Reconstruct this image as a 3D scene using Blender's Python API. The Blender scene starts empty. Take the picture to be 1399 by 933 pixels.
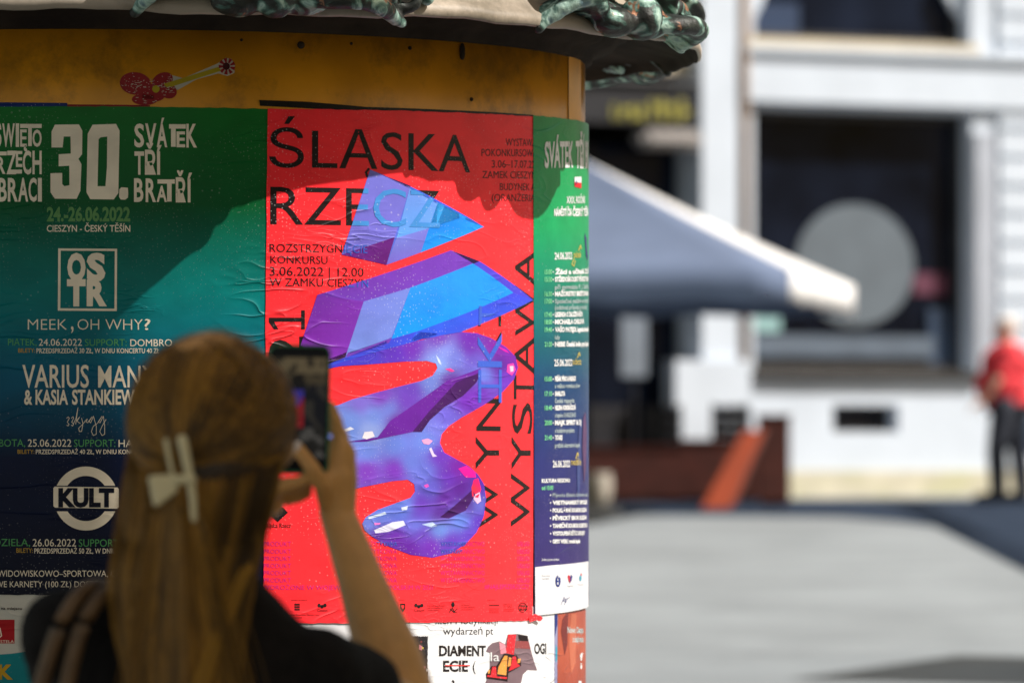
import bpy, bmesh, math, random
from mathutils import Vector, Matrix, noise
from mathutils.geometry import tessellate_polygon, delaunay_2d_cdt, intersect_point_line
R = math.radians
random.seed(7)
S = bpy.context.scene
C = S.collection

# ------------------------------------------------------------------ camera, sky, sun, exposure
FPX, CX, CY, EYE = 7772.0, 699.5, 466.5, 1.5          # focal length in photo pixels, photo centre, eye height
PITCH = math.atan((640 - 466.5) / FPX)
cam = bpy.data.cameras.new('camera'); camo = bpy.data.objects.new('camera', cam); C.objects.link(camo)
camo.location = (0, 0, EYE); camo.rotation_euler = (R(90) + PITCH, 0, 0)
cam.sensor_width = 36; cam.lens = 200; cam.clip_start = .1; cam.clip_end = 500
cam.dof.use_dof = True; cam.dof.focus_distance = 10.7; cam.dof.aperture_fstop = 4.7
S.camera = camo
SUN_AZ, SUN_EL = R(73), R(45.5)                          # azimuth from the camera's own side towards the right
sv = Vector((math.sin(SUN_AZ) * math.cos(SUN_EL), -math.cos(SUN_AZ) * math.cos(SUN_EL), math.sin(SUN_EL)))
w = bpy.data.worlds.new('World'); S.world = w; w.use_nodes = True
nt = w.node_tree; bg = nt.nodes['Background']; sk = nt.nodes.new('ShaderNodeTexSky')
sk.sky_type = 'NISHITA'; sk.sun_disc = False; sk.sun_elevation = SUN_EL
sk.sun_rotation = math.atan2(sv.x, sv.y); sk.dust_density = 2.5; sk.ozone_density = .6
tn = nt.nodes.new('ShaderNodeMix'); tn.data_type = 'RGBA'; tn.blend_type = 'MULTIPLY'; tn.inputs[0].default_value = 1; tn.inputs[7].default_value = (1, .84, .60, 1)
nt.links.new(sk.outputs[0], tn.inputs[6]); nt.links.new(tn.outputs[2], bg.inputs[0]); bg.inputs[1].default_value = .115
sl = bpy.data.lights.new('sun', 'SUN'); sl.energy = 5.0; sl.angle = R(.5); sl.color = (1, .965, .92)
so = bpy.data.objects.new('sun', sl); C.objects.link(so)
so.rotation_euler = sv.to_track_quat('Z', 'Y').to_euler()
S.view_settings.view_transform = 'Standard'; S.view_settings.look = 'None'
S.view_settings.exposure = .38; S.view_settings.gamma = 1
S.cycles.use_denoising = True; S.cycles.max_bounces = 6

def ray(px, py):
    a, b = (px - CX) / FPX, (CY - py) / FPX
    c, s = math.cos(PITCH), math.sin(PITCH)
    return Vector((a, c - b * s, s + b * c))
def at(px, py, Y):
    d = ray(px, py); return Vector((0, 0, EYE)) + d * (Y / d.y)

# ------------------------------------------------------------------ materials
def lin(c):
    return tuple(((v / 255) / 12.92 if v / 255 < .04045 else ((v / 255 + .055) / 1.055) ** 2.4) for v in c)
def mat(name, col, rough=.6, var=.25, scale=6., bump=.0, bscale=40., metal=0., spec=.4, dark=None, dscale=2., emit=None):
    m = bpy.data.materials.new(name); m.use_nodes = True
    t = m.node_tree; p = t.nodes['Principled BSDF']; L = t.links.new
    p.inputs['Roughness'].default_value = rough; p.inputs['Metallic'].default_value = metal
    p.inputs['Specular IOR Level'].default_value = spec
    tc = t.nodes.new('ShaderNodeTexCoord'); n = t.nodes.new('ShaderNodeTexNoise')
    n.inputs['Scale'].default_value = scale; n.inputs['Detail'].default_value = 6
    L(tc.outputs['Object'], n.inputs['Vector'])
    r = t.nodes.new('ShaderNodeValToRGB'); r.color_ramp.elements[0].position = .3; r.color_ramp.elements[1].position = .7
    lo = tuple(c * (1 - var) for c in col); hi = tuple(min(1, c * (1 + var)) for c in col)
    r.color_ramp.elements[0].color = lo + (1,); r.color_ramp.elements[1].color = hi + (1,)
    L(n.outputs['Fac'], r.inputs[0]); out = r.outputs[0]
    if dark:
        n2 = t.nodes.new('ShaderNodeTexNoise'); n2.inputs['Scale'].default_value = dscale; n2.inputs['Detail'].default_value = 8
        n2.inputs['Roughness'].default_value = .7
        L(tc.outputs['Object'], n2.inputs['Vector'])
        r2 = t.nodes.new('ShaderNodeValToRGB'); r2.color_ramp.elements[0].position = .5; r2.color_ramp.elements[1].position = .66
        L(n2.outputs['Fac'], r2.inputs[0])
        mx = t.nodes.new('ShaderNodeMix'); mx.data_type = 'RGBA'
        L(r2.outputs[0], mx.inputs[0]); L(out, mx.inputs[6]); mx.inputs[7].default_value = tuple(dark) + (1,); out = mx.outputs[2]
    L(out, p.inputs['Base Color'])
    if emit: L(out, p.inputs['Emission Color']); p.inputs['Emission Strength'].default_value = emit
    if bump:
        nb = t.nodes.new('ShaderNodeTexNoise'); nb.inputs['Scale'].default_value = bscale; nb.inputs['Detail'].default_value = 5
        L(tc.outputs['Object'], nb.inputs['Vector'])
        b = t.nodes.new('ShaderNodeBump'); b.inputs['Strength'].default_value = 1; b.inputs['Distance'].default_value = bump
        L(nb.outputs['Fac'], b.inputs['Height']); L(b.outputs[0], p.inputs['Normal'])
    return m

def paper_nodes(m, base_socket_maker, wrinkle=1., specks=.5, rough=.42):
    """pasted paper: long soft creases, blisters and pale flecks; UV is metres along the drum and up"""
    t = m.node_tree; p = t.nodes['Principled BSDF']; L = t.links.new; N = t.nodes.new
    uv = N('ShaderNodeUVMap'); uv.uv_map = 'UVMap'
    col = base_socket_maker(t, uv)
    def math_(op, a, b=None):
        k = N('ShaderNodeMath'); k.operation = op
        for i, v in enumerate((a, b)):
            if v is None: continue
            if isinstance(v, (int, float)): k.inputs[i].default_value = v
            else: L(v, k.inputs[i])
        return k.outputs[0]
    def nz(sx, sy, detail=3, dist=0., off=0):
        mp = N('ShaderNodeMapping'); mp.inputs['Scale'].default_value = (sx, sy, 1); mp.inputs['Location'].default_value = (off, off * .7, off)
        L(uv.outputs[0], mp.inputs['Vector']); n = N('ShaderNodeTexNoise'); n.inputs['Scale'].default_value = 1
        n.inputs['Detail'].default_value = detail; n.inputs['Distortion'].default_value = dist
        L(mp.outputs[0], n.inputs['Vector']); return n.outputs['Fac']
    a = nz(6, 21, 1.5, .7)
    ridge = math_('POWER', math_('SUBTRACT', 1, math_('ABSOLUTE', math_('MULTIPLY', math_('SUBTRACT', a, .5), 3.2))), 9)
    mask = math_('MULTIPLY', math_('SMOOTHSTEP' if False else 'SUBTRACT', nz(3.3, 4.5, 2, 0, 4), .48), 5)
    mk = N('ShaderNodeClamp'); L(mask, mk.inputs[0])
    r1 = math_('MULTIPLY', ridge, mk.outputs[0])
    a2 = nz(17, 55, 1, .6, 9)
    rid2 = math_('POWER', math_('SUBTRACT', 1, math_('ABSOLUTE', math_('MULTIPLY', math_('SUBTRACT', a2, .5), 3.6))), 8)
    mask2 = N('ShaderNodeClamp'); L(math_('MULTIPLY', math_('SUBTRACT', nz(6, 7, 2, 0, 14), .55), 6), mask2.inputs[0])
    r2 = math_('MULTIPLY', math_('MULTIPLY', rid2, mask2.outputs[0]), .45)
    soft = math_('MULTIPLY', nz(7, 10, 3, .3, 21), .9)
    fine = math_('MULTIPLY', nz(160, 160, 2, 0, 3), .05)
    h = math_('ADD', math_('ADD', r1, r2), math_('ADD', soft, fine))
    b = N('ShaderNodeBump'); b.inputs['Strength'].default_value = .9; b.inputs['Distance'].default_value = .0021 * wrinkle
    L(h, b.inputs['Height']); L(b.outputs[0], p.inputs['Normal'])
    # flecks: glue spots and chipped ink
    def fleck(scale, thr, seed):
        mp = N('ShaderNodeMapping'); mp.inputs['Location'].default_value = (seed, seed, 0); L(uv.outputs[0], mp.inputs['Vector'])
        v = N('ShaderNodeTexVoronoi'); v.inputs['Scale'].default_value = scale; v.voronoi_dimensions = '2D'; L(mp.outputs[0], v.inputs['Vector'])
        n = math_('MULTIPLY', math_('SUBTRACT', nz(5, 6, 4, 0, seed), .53), thr * 9)
        sep = N('ShaderNodeSeparateColor'); L(v.outputs['Color'], sep.inputs[0])
        th = math_('MULTIPLY', math_('ADD', n, thr), math_('GREATER_THAN', sep.outputs[0], .55))
        return math_('LESS_THAN', v.outputs['Distance'], th)
    f = math_('MAXIMUM', fleck(130, .075, 1.3), fleck(55, .045, 5.1))
    mx = N('ShaderNodeMix'); mx.data_type = 'RGBA'; L(math_('MULTIPLY', f, specks), mx.inputs[0]); L(col, mx.inputs[6])
    mx.inputs[7].default_value = (.72, .68, .66, 1)
    # slight fading
    fd = N('ShaderNodeMix'); fd.data_type = 'RGBA'; fd.blend_type = 'MULTIPLY'; fd.inputs[0].default_value = 1
    gr = N('ShaderNodeValToRGB'); gr.color_ramp.elements[0].color = (.84, .84, .84, 1); gr.color_ramp.elements[1].color = (1, 1, 1, 1)
    gr.color_ramp.elements[0].position = .3; gr.color_ramp.elements[1].position = .6
    L(nz(11, 16, 6, .4, 31), gr.inputs[0]); L(mx.outputs[2], fd.inputs[6]); L(gr.outputs[0], fd.inputs[7])
    L(fd.outputs[2], p.inputs['Base Color'])
    p.inputs['Roughness'].default_value = rough; p.inputs['Specular IOR Level'].default_value = .16
    return m
def ink(name, rgb, k=.82, wrinkle=1., specks=.28, rough=.42):
    m = bpy.data.materials.new(name); m.use_nodes = True
    col = tuple(v * k for v in lin(rgb)) + (1,)
    def mk(t, uv):
        n = t.nodes.new('ShaderNodeRGB'); n.outputs[0].default_value = col; return n.outputs[0]
    return paper_nodes(m, mk, wrinkle, specks, rough)
def ink_ramp(name, stops, z0, z1, k=.82, wrinkle=1., specks=.35, rough=.42):
    m = bpy.data.materials.new(name); m.use_nodes = True
    def mk(t, uv):
        sp = t.nodes.new('ShaderNodeSeparateXYZ'); t.links.new(uv.outputs[0], sp.inputs[0])
        mr = t.nodes.new('ShaderNodeMapRange'); mr.inputs[1].default_value = z0; mr.inputs[2].default_value = z1
        t.links.new(sp.outputs[1], mr.inputs[0])
        r = t.nodes.new('ShaderNodeValToRGB'); e = r.color_ramp.elements
        while len(e) < len(stops): e.new(.5)
        for i, (p_, c_) in enumerate(stops):
            e[i].position = p_; e[i].color = tuple(v * k for v in lin(c_)) + (1,)
        t.links.new(mr.outputs[0], r.inputs[0]); return r.outputs[0]
    return paper_nodes(m, mk, wrinkle, specks, rough)
def ink_attr(name, wrinkle=1., specks=.3):
    m = bpy.data.materials.new(name); m.use_nodes = True
    def mk(t, uv):
        a = t.nodes.new('ShaderNodeVertexColor'); a.layer_name = 'print'; return a.outputs[0]
    return paper_nodes(m, mk, wrinkle, specks)

# ------------------------------------------------------------------ object helpers
def tag(o, label=None, cat=None, group=None, kind=None):
    if label: o['label'] = label
    if cat: o['category'] = cat
    if group: o['group'] = group
    if kind: o['kind'] = kind
    return o
def link(name, me, parent=None):
    o = bpy.data.objects.new(name, me); C.objects.link(o)
    if parent is not None:
        o.parent = parent; o.matrix_parent_inverse = parent.matrix_basis.inverted()
    return o
def empty(name, loc=(0, 0, 0)):
    o = bpy.data.objects.new(name, None); C.objects.link(o); o.location = loc; o.empty_display_size = .1; return o
def obj(name, bm, m, parent=None, smooth=False, bevel=0.):
    if bevel:
        bmesh.ops.bevel(bm, geom=[e for e in bm.edges if e.calc_face_angle(0) > .6], offset=bevel, segments=2, affect='EDGES', clamp_overlap=True)
    me = bpy.data.meshes.new(name); bm.to_mesh(me); bm.free()
    for k in (m if isinstance(m, (list, tuple)) else [m]): me.materials.append(k)
    if smooth: me.polygons.foreach_set('use_smooth', [True] * len(me.polygons))
    return link(name, me, parent)
def pyobj(name, v, f, m, parent=None, smooth=False):
    me = bpy.data.meshes.new(name); me.from_pydata([tuple(p) for p in v], [], f); me.update()
    for k in (m if isinstance(m, (list, tuple)) else [m]): me.materials.append(k)
    if smooth: me.polygons.foreach_set('use_smooth', [True] * len(me.polygons))
    return link(name, me, parent)
def box(bm, c, s, rot=None):
    M = Matrix.Translation(c) @ (rot.to_4x4() if rot else Matrix.Identity(4)) @ Matrix.Diagonal((s[0], s[1], s[2], 1))
    return bmesh.ops.create_cube(bm, size=1, matrix=M)
SCL = 1.
def ball(bm, c, r, rot=None, seg=20):
    r = tuple(k * SCL for k in r) if hasattr(r, '__len__') else r * SCL
    r = r if hasattr(r, '__len__') else (r, r, r)
    M = Matrix.Translation(c) @ (rot.to_4x4() if rot else Matrix.Identity(4)) @ Matrix.Diagonal((r[0], r[1], r[2], 1))
    return bmesh.ops.create_uvsphere(bm, u_segments=seg, v_segments=seg // 2 + 2, radius=1, matrix=M)
def capsule(bm, p0, p1, r0, r1, flat=None, seg=14):
    """tapered capsule: the hull of two spheres"""
    b2 = bmesh.new()
    for p, r in ((p0, r0), (p1, r1)): ball(b2, Vector(p), r, None, seg)
    bmesh.ops.convex_hull(b2, input=b2.verts)
    me = bpy.data.meshes.new('tmp'); 
    bmesh.ops.delete(b2, geom=[v for v in b2.verts if not v.link_faces], context='VERTS')
    b2.to_mesh(me); b2.free(); bm.from_mesh(me); bpy.data.meshes.remove(me)
def chain(bm, pts, seg=12):
    for (p, r), (q, s) in zip(pts, pts[1:]): capsule(bm, p, q, r, s, seg=seg)
def tube(bm, pts, rad, n=8):
    pts = [Vector(p) for p in pts]; rs = [k * SCL for k in rad] if hasattr(rad, '__len__') else [rad * SCL] * len(pts)
    rings = []
    for i, p in enumerate(pts):
        d = (pts[min(i + 1, len(pts) - 1)] - pts[max(i - 1, 0)]).normalized()
        u = d.cross(Vector((0, 0, 1)) if abs(d.z) < .9 else Vector((1, 0, 0))).normalized(); v = d.cross(u)
        rings.append([bm.verts.new(p + (u * math.cos(6.2832 * k / n) + v * math.sin(6.2832 * k / n)) * rs[i]) for k in range(n)])
    for a, b in zip(rings, rings[1:]):
        for k in range(n): bm.faces.new((a[k], a[(k + 1) % n], b[(k + 1) % n], b[k]))
    bm.faces.new(rings[0][::-1]); bm.faces.new(rings[-1])
def remesh(bm, vox, name, m, parent=None, smooth=6):
    """weld overlapping volumes into one continuous skin"""
    me = bpy.data.meshes.new(name); bm.to_mesh(me); bm.free()
    o = bpy.data.objects.new('tmp', me); C.objects.link(o)
    r = o.modifiers.new('r', 'REMESH'); r.mode = 'VOXEL'; r.voxel_size = vox
    if smooth: s = o.modifiers.new('s', 'SMOOTH'); s.factor = .5; s.iterations = smooth
    dg = bpy.context.evaluated_depsgraph_get()
    m2 = bpy.data.meshes.new_from_object(o.evaluated_get(dg)); bpy.data.objects.remove(o); bpy.data.meshes.remove(me)
    m2.name = name; m2.materials.clear(); m2.materials.append(m)
    m2.polygons.foreach_set('use_smooth', [True] * len(m2.polygons))
    return link(name, m2, parent)
def lathe(bm, prof, cx, cy, n=160, a0=0, a1=6.283185307, close=False):
    rings = []
    full = abs(a1 - a0 - 6.283185307) < 1e-3
    for k in range(n if full else n + 1):
        a = a0 + (a1 - a0) * k / n
        rings.append([bm.verts.new((cx + r * math.sin(a), cy - r * math.cos(a), z)) for r, z in prof])
    K = len(rings)
    for k in range(K if full else K - 1):
        a, b = rings[k], rings[(k + 1) % K]
        for i in range(len(prof) - 1): bm.faces.new((a[i], b[i], b[i + 1], a[i + 1]))

# ------------------------------------------------------------------ the drum's own coordinates
XC, YC, RAD = -.8495, 11.8, 1.0
def hit(px, py, r=1.002):
    """where the sight line of a photo pixel meets the drum: (angle, height)"""
    d = ray(px, py); a = d.x ** 2 + d.y ** 2; b = -2 * (d.x * XC + d.y * YC); c = XC ** 2 + YC ** 2 - r * r
    q = b * b - 4 * a * c
    s = (-b - math.sqrt(max(q, 0))) / (2 * a); p = d * s
    return math.atan2(p.x - XC, -(p.y - YC)), EYE + p.z
def drum(t, z, r): return Vector((XC + r * math.sin(t), YC - r * math.cos(t), z))

class Print:
    """flat print in (arc, height) coordinates, laid on the drum at one radius; several inks"""
    def __init__(s, r): s.r = r; s.bm = bmesh.new(); s.uv = s.bm.loops.layers.uv.new('UVMap'); s.mats = []; s.col = s.bm.loops.layers.float_color.new('print'); s.gl = s.bm.faces.layers.int.new('grp'); s.g = 0; s.gn = 0
    def mi(s, m):
        if m not in s.mats: s.mats.append(m)
        return s.mats.index(m)
    def tris(s, pts, faces, m, cols=None):
        vs = [s.bm.verts.new((p[0], p[1], 0)) for p in pts]; i = s.mi(m)
        for f in faces:
            try: fc = s.bm.faces.new([vs[k] for k in f])
            except ValueError: continue
            fc.material_index = i; fc[s.gl] = s.g
            if cols:
                for l, k in zip(fc.loops, f): l[s.col] = tuple(cols[k]) + (1,)
        return vs
    def poly(s, px, m, holes=()):
        loops = [[hit(*q) for q in px]] + [[hit(*q) for q in h] for h in holes]
        flat = [q for l in loops for q in l]
        s.tris(flat, tessellate_polygon([[Vector((a, b, 0)) for a, b in l] for l in loops]), m)
    def line(s, px, w, m):
        for (x0, y0), (x1, y1) in zip(px, px[1:]):
            d = Vector((x1 - x0, y1 - y0)); 
            if d.length < 1e-6: continue
            d.normalize(); n = Vector((-d.y, d.x)) * w / 2; e = d * w * .3
            s.poly([(x0 - e.x + n.x, y0 - e.y + n.y), (x1 + e.x + n.x, y1 + e.y + n.y), (x1 + e.x - n.x, y1 + e.y - n.y), (x0 - e.x - n.x, y0 - e.y - n.y)], m)
    def ellipse(s, cx, cy, rx, ry, m, a=0, n=28, hole=None):
        def el(k): return [(cx + rx * k * math.cos(t) * math.cos(a) - ry * k * math.sin(t) * math.sin(a), cy + rx * k * math.cos(t) * math.sin(a) + ry * k * math.sin(t) * math.cos(a)) for t in [6.28318 * i / n for i in range(n)]]
        s.poly(el(1), m, [el(hole)] if hole else ())
    def text(s, body, x0, x1, yt, yb, m, bold=0., yt1=None, yb1=None, serif=False, clip=None, mono=False, up=False, maxseg=1.3):
        """lettering whose caps fill the box; up=True runs from the bottom of the box to its top"""
        cu = bpy.data.curves.new('t', 'FONT'); cu.body = body; cu.offset = bold; cu.resolution_u = 3
        o = bpy.data.objects.new('t', cu); C.objects.link(o); me = o.to_mesh()
        P = [(v.co.x, v.co.y) for v in me.vertices]; F = [list(p.vertices) for p in me.polygons]
        o.to_mesh_clear(); bpy.data.objects.remove(o); bpy.data.curves.remove(cu)
        if not P: return
        if serif:
            ed = set()
            for f in F:
                for a, b in zip(f, f[1:] + f[:1]):
                    if abs(P[a][1] - P[b][1]) < .002 and (abs(P[a][1]) < .004 or abs(P[a][1] - .682) < .004) and .02 < abs(P[a][0] - P[b][0]) < .16: ed.add((round(min(P[a][0], P[b][0]), 3), round(max(P[a][0], P[b][0]), 3), P[a][1]))
            for a, b, y in ed:
                y0, y1 = (0, .03) if y < .3 else (.652, .682); k = len(P)
                P += [(a - .055, y0), (b + .055, y0), (b + .055, y1), (a - .055, y1)]; F.append([k, k + 1, k + 2, k + 3])
        xa, xb = min(p[0] for p in P), max(p[0] for p in P); H = .682
        ytop1, yb1_ = (yt if yt1 is None else yt1), (yb if yb1 is None else yb1)
        if not up:
            tb0, zb0 = hit(x0, yb); tb1, zb1 = hit(x1, yb1_); tt0, zt0 = hit(x0, yt); tt1, zt1 = hit(x1, ytop1)
        Q = []
        for x, y in P:
            u = (x - xa) / (xb - xa); v = y / H
            if up:   # box: x0 (cap side) .. x1 (baseline) in x; text starts at yb and climbs to yt
                yy = yb + (yt - yb) * u
                ta, za = hit(x1, yy); tb, _ = hit(x0, yy); Q.append((ta + (tb - ta) * v, za))
            else:
                z0, z1 = zb0 + (zb1 - zb0) * u, zt0 + (zt1 - zt0) * u
                Q.append((tb0 + (tb1 - tb0) * u + (tt0 - tb0) * v * (1 - u) + (tt1 - tb1) * v * u, z0 + (z1 - z0) * v))
        s.gn += 1; s.g = s.gn; vs = s.tris(Q, F, m); s.g = 0
        if clip:
            g = [hit(*q) for q in clip]
            cxm = sum(q[0] for q in g) / len(g); czm = sum(q[1] for q in g) / len(g)
            for (a, b), (c, d) in zip(g, g[1:] + g[:1]):
                n = Vector((d - b, a - c, 0))
                if n.dot(Vector((cxm - a, czm - b, 0))) > 0: n = -n
                vs = [v for v in vs if v.is_valid]
                fs = {f for v in vs for f in v.link_faces}; es = {e for f in fs for e in f.edges}
                r = bmesh.ops.bisect_plane(s.bm, geom=list(fs) + list(es) + vs, plane_co=(a, b, 0), plane_no=n, clear_outer=True)
                vs = list({v for v in r['geom'] if isinstance(v, bmesh.types.BMVert) and v.is_valid})
    def build(s, name, parent=None, bulge=None, seg=1.2, split=False):
        bm = s.bm
        ts = [v.co.x for v in bm.verts]
        a, b = min(ts), max(ts); k = math.ceil(a / R(seg)) * R(seg)
        while k < b:
            fs = [f for f in bm.faces if min(v.co.x for v in f.verts) < k - R(.15) and max(v.co.x for v in f.verts) > k + R(.15)]
            if fs: bmesh.ops.bisect_plane(bm, geom=list({v for f in fs for v in f.verts}) + list({e for f in fs for e in f.edges}) + fs, plane_co=(k, 0, 0), plane_no=(1, 0, 0), dist=1e-6)
            k += R(seg)
        for f in bm.faces:
            for l in f.loops: l[s.uv].uv = (l.vert.co.x, l.vert.co.y)
        for v in bm.verts:
            t, z = v.co.x, v.co.y
            v.co = drum(t, z, s.r + (bulge(t, z) if bulge else 0))
        cen = Vector((XC, YC, 0))
        bmesh.ops.recalc_face_normals(bm, faces=bm.faces)
        for f in bm.faces:
            n = f.calc_center_median() - cen; n.z = 0
            if f.normal.dot(n) < 0: f.normal_flip()
        if split:                                          # every printed line a part of its own
            gs = sorted({f[s.gl] for f in bm.faces}); o = None
            for g in gs:
                b2 = bm.copy(); gl = b2.faces.layers.int['grp']
                bmesh.ops.delete(b2, geom=[f for f in b2.faces if f[gl] != g], context='FACES'); o = obj(name, b2, s.mats, parent)
            bm.free(); return o
        return obj(name, bm, s.mats, parent)
def sheet(name, r, corners, m, label, cat, group=None, bulge=None, nu=48, nv=32, edge=None, jag=.0008):
    """one pasted poster: corners are (angle, height) tl, tr, br, bl"""
    p = Print(r); tl, tr, br, bl = corners; rnd = random.Random(name + label)
    pts = []
    for j in range(nv + 1):
        for i in range(nu + 1):
            u, v = i / nu, j / nv
            q = [(tl[k] * (1 - u) + tr[k] * u) * (1 - v) + (bl[k] * (1 - u) + br[k] * u) * v for k in (0, 1)]
            if i in (0, nu): q[0] += rnd.uniform(-1, 1) * jag
            if j in (0, nv): q[1] += rnd.uniform(-1, 1) * jag
            pts.append(q)
    W = nu + 1
    p.tris(pts, [(j * W + i, j * W + i + 1, (j + 1) * W + i + 1, (j + 1) * W + i) for j in range(nv) for i in range(nu)], m)
    o = p.build(name, None, bulge, seg=400)
    return tag(o, label, cat, group)
# ------------------------------------------------------------------ ground
def gz(y): return .027 * (min(max(y, 12), 57.5) - 12)
M_pave = mat('pale_paving', (.265, .288, .302), .85, .2, 1.1, .004, 30, spec=.05, dark=(.19, .205, .215), dscale=.55)
M_gshade = mat('ground_shade', (.028, .040, .064), .95, .2, 3, .003, 60, spec=.03)
bm = bmesh.new()
ys = [-60, 12, 20, 30, 40, 50, 57.5, 90, 200]
rows = [[bm.verts.new((x, y, gz(y))) for x in (-120, -20, 0, 20, 120)] for y in ys]
for a, b in zip(rows, rows[1:]):
    for i in range(4): bm.faces.new((a[i], a[i + 1], b[i + 1], b[i]))
tag(obj('ground', bm, M_pave), kind='structure')
# far ground shadow laid as a dark bluish strip, bending towards us on the right
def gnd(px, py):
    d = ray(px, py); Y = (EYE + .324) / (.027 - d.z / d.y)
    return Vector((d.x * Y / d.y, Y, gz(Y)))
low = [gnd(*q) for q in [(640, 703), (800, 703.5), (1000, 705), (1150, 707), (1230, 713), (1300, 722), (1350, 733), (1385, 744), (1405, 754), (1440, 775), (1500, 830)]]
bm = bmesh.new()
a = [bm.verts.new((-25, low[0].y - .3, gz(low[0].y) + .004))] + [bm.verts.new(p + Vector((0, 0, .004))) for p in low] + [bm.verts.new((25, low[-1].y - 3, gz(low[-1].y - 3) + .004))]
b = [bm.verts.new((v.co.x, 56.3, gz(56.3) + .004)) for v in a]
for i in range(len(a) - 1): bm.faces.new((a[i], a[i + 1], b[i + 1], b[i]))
tag(obj('shade_band', bm, M_gshade), kind='structure')

# ------------------------------------------------------------------ advertising column
M_core = mat('old_paste_board', (.34, .33, .30), .8, .3, 9, .002, 50, dark=(.12, .1, .08), dscale=5)
M_band = mat('ochre_enamel', (.66, .27, .009), .38, .22, 5, .0012, 14, dark=(.24, .105, .012), dscale=4.3)
M_wood = mat('dark_moulding', (.03, .022, .016), .95, .4, 8, .003, 25, spec=.05, dark=(.02, .015, .012), dscale=3)
M_roof = mat('weathered_sheet_metal', (.31, .255, .195), .55, .22, 6, .002, 22, dark=(.16, .13, .09), dscale=5)
def patina():
    m = bpy.data.materials.new('verdigris_copper'); m.use_nodes = True; t = m.node_tree; p = t.nodes['Principled BSDF']; L = t.links.new; N = t.nodes.new
    tc = N('ShaderNodeTexCoord')
    def nz(s, d=6, dist=0.):
        n = N('ShaderNodeTexNoise'); n.inputs['Scale'].default_value = s; n.inputs['Detail'].default_value = d; n.inputs['Distortion'].default_value = dist
        L(tc.outputs['Object'], n.inputs['Vector']); return n.outputs['Fac']
    r = N('ShaderNodeValToRGB'); e = r.color_ramp.elements; e.new(.5); e.new(.5); e.new(.5)
    for i, (q, c) in enumerate([(.36, (.012, .012, .01)), (.48, (.022, .028, .022)), (.535, (.07, .15, .12)), (.61, (.36, .50, .42)), (.70, (.11, .18, .20))]): e[i].position = q; e[i].color = c + (1,)
    L(nz(16, 7, 1.2), r.inputs[0])
    r2 = N('ShaderNodeValToRGB'); r2.color_ramp.elements[0].position = .63; r2.color_ramp.elements[1].position = .66
    L(nz(21, 5, .6), r2.inputs[0])
    mx = N('ShaderNodeMix'); mx.data_type = 'RGBA'; L(r2.outputs[0], mx.inputs[0]); L(r.outputs[0], mx.inputs[6]); mx.inputs[7].default_value = (.32, .14, .07, 1)
    L(mx.outputs[2], p.inputs['Base Color']); p.inputs['Metallic'].default_value = .25; p.inputs['Roughness'].default_value = .55
    b = N('ShaderNodeBump'); b.inputs['Distance'].default_value = .006; L(nz(38, 6), b.inputs['Height']); L(b.outputs[0], p.inputs['Normal'])
    return m
M_pat = patina()
column = tag(empty('advertising_column', (XC, YC, 0)), 'thick round advertising column with ochre band and copper roof, plastered with posters', 'advertising column')
bm = bmesh.new(); lathe(bm, [(1.13, 0), (1.13, .18), (1.10, .22), (1.04, .26), (1.0, .30), (1.0, 2.325)], XC, YC); obj('drum', bm, M_core, column, True)
# ochre sheet-metal band: one wrapped plate standing 4 mm proud, its end lapped at the right
ZB0, ZB1 = EYE + .655, EYE + .838
bm = bmesh.new(); lathe(bm, [(1.0, ZB0), (1.0012, ZB0), (1.0014, ZB0 + .002), (1.0014, ZB1), (1.0, ZB1)], XC, YC, 200); band = obj('enamel_band', bm, M_band, column, True)
bm = bmesh.new(); lathe(bm, [(1.0014, ZB0 + .004), (1.0034, ZB0 + .004), (1.0034, ZB1 - .003), (1.0014, ZB1 - .003)], XC, YC, 12, R(74), R(81)); obj('lapped_seam', bm, M_band, band)
for px, py, r in ((411, 62, .0075), (644, 136, .004), (480, 60, .003), (330, 55, .003), (560, 66, .004)):
    t, z = hit(px, py, 1.002); bm = bmesh.new(); ball(bm, drum(t, z, 1.002), r, seg=12); obj('bolt', bm, M_wood, band, True)
bm = bmesh.new()
for k, z in ((.80, .0), (.86, .006)): ball(bm, drum(*hit(632, 72 + k, 1.005), 1.004) + Vector((0, 0, z)), (.006, .006, .014), seg=10)
obj('old_staple', bm, M_wood, band, True)
# painted guitar on the band
g = Print(1.0018)
Ired, Iwht, Iyel, Idk = ink('painted_red', (150, 25, 30), .8, .3, .9), ink('painted_white', (205, 195, 175), .7, .3, .0), ink('painted_yellow', (190, 165, 20), .7, .3, .0), ink('painted_maroon', (70, 12, 15), .7, .3, 0)
q = lambda l: [(x / 2.798, y / 2.798) for x, y in l]
g.poly(q([(655, 288), (700, 300), (830, 245), (862, 222), (885, 226), (898, 250), (896, 280), (870, 292), (835, 282), (750, 305), (680, 345), (650, 335)]), Iwht)
gg = Print(1.0021)
gg.ellipse(185, 114.5, 21.5, 15.5, Ired, .12); gg.ellipse(206, 127, 20, 12, Ired, .2); gg.ellipse(222, 111, 15, 11, Ired, -.5); gg.ellipse(229, 124, 13, 10.5, Ired, .5); gg.ellipse(198, 136, 18, 8, Ired)
g3 = Print(1.0024); g3.poly(q([(625, 322), (835, 257), (845, 272), (640, 338)]), Iyel); g3.ellipse(213, 122, 5, 5, Iyel)
for i in range(9):
    a = .3 + i * .7; g3.poly([(310 + 5 * math.cos(a - .2), 91 + 5 * math.sin(a - .2)), (310 + 11.5 * math.cos(a - .22), 91 + 11.5 * math.sin(a - .22)), (310 + 11.5 * math.cos(a + .22), 91 + 11.5 * math.sin(a + .22)), (310 + 5 * math.cos(a + .2), 91 + 5 * math.sin(a + .2))], Ired)
g3.ellipse(309, 91, 5, 5, Idk)
g4 = Print(1.0026)
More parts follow.
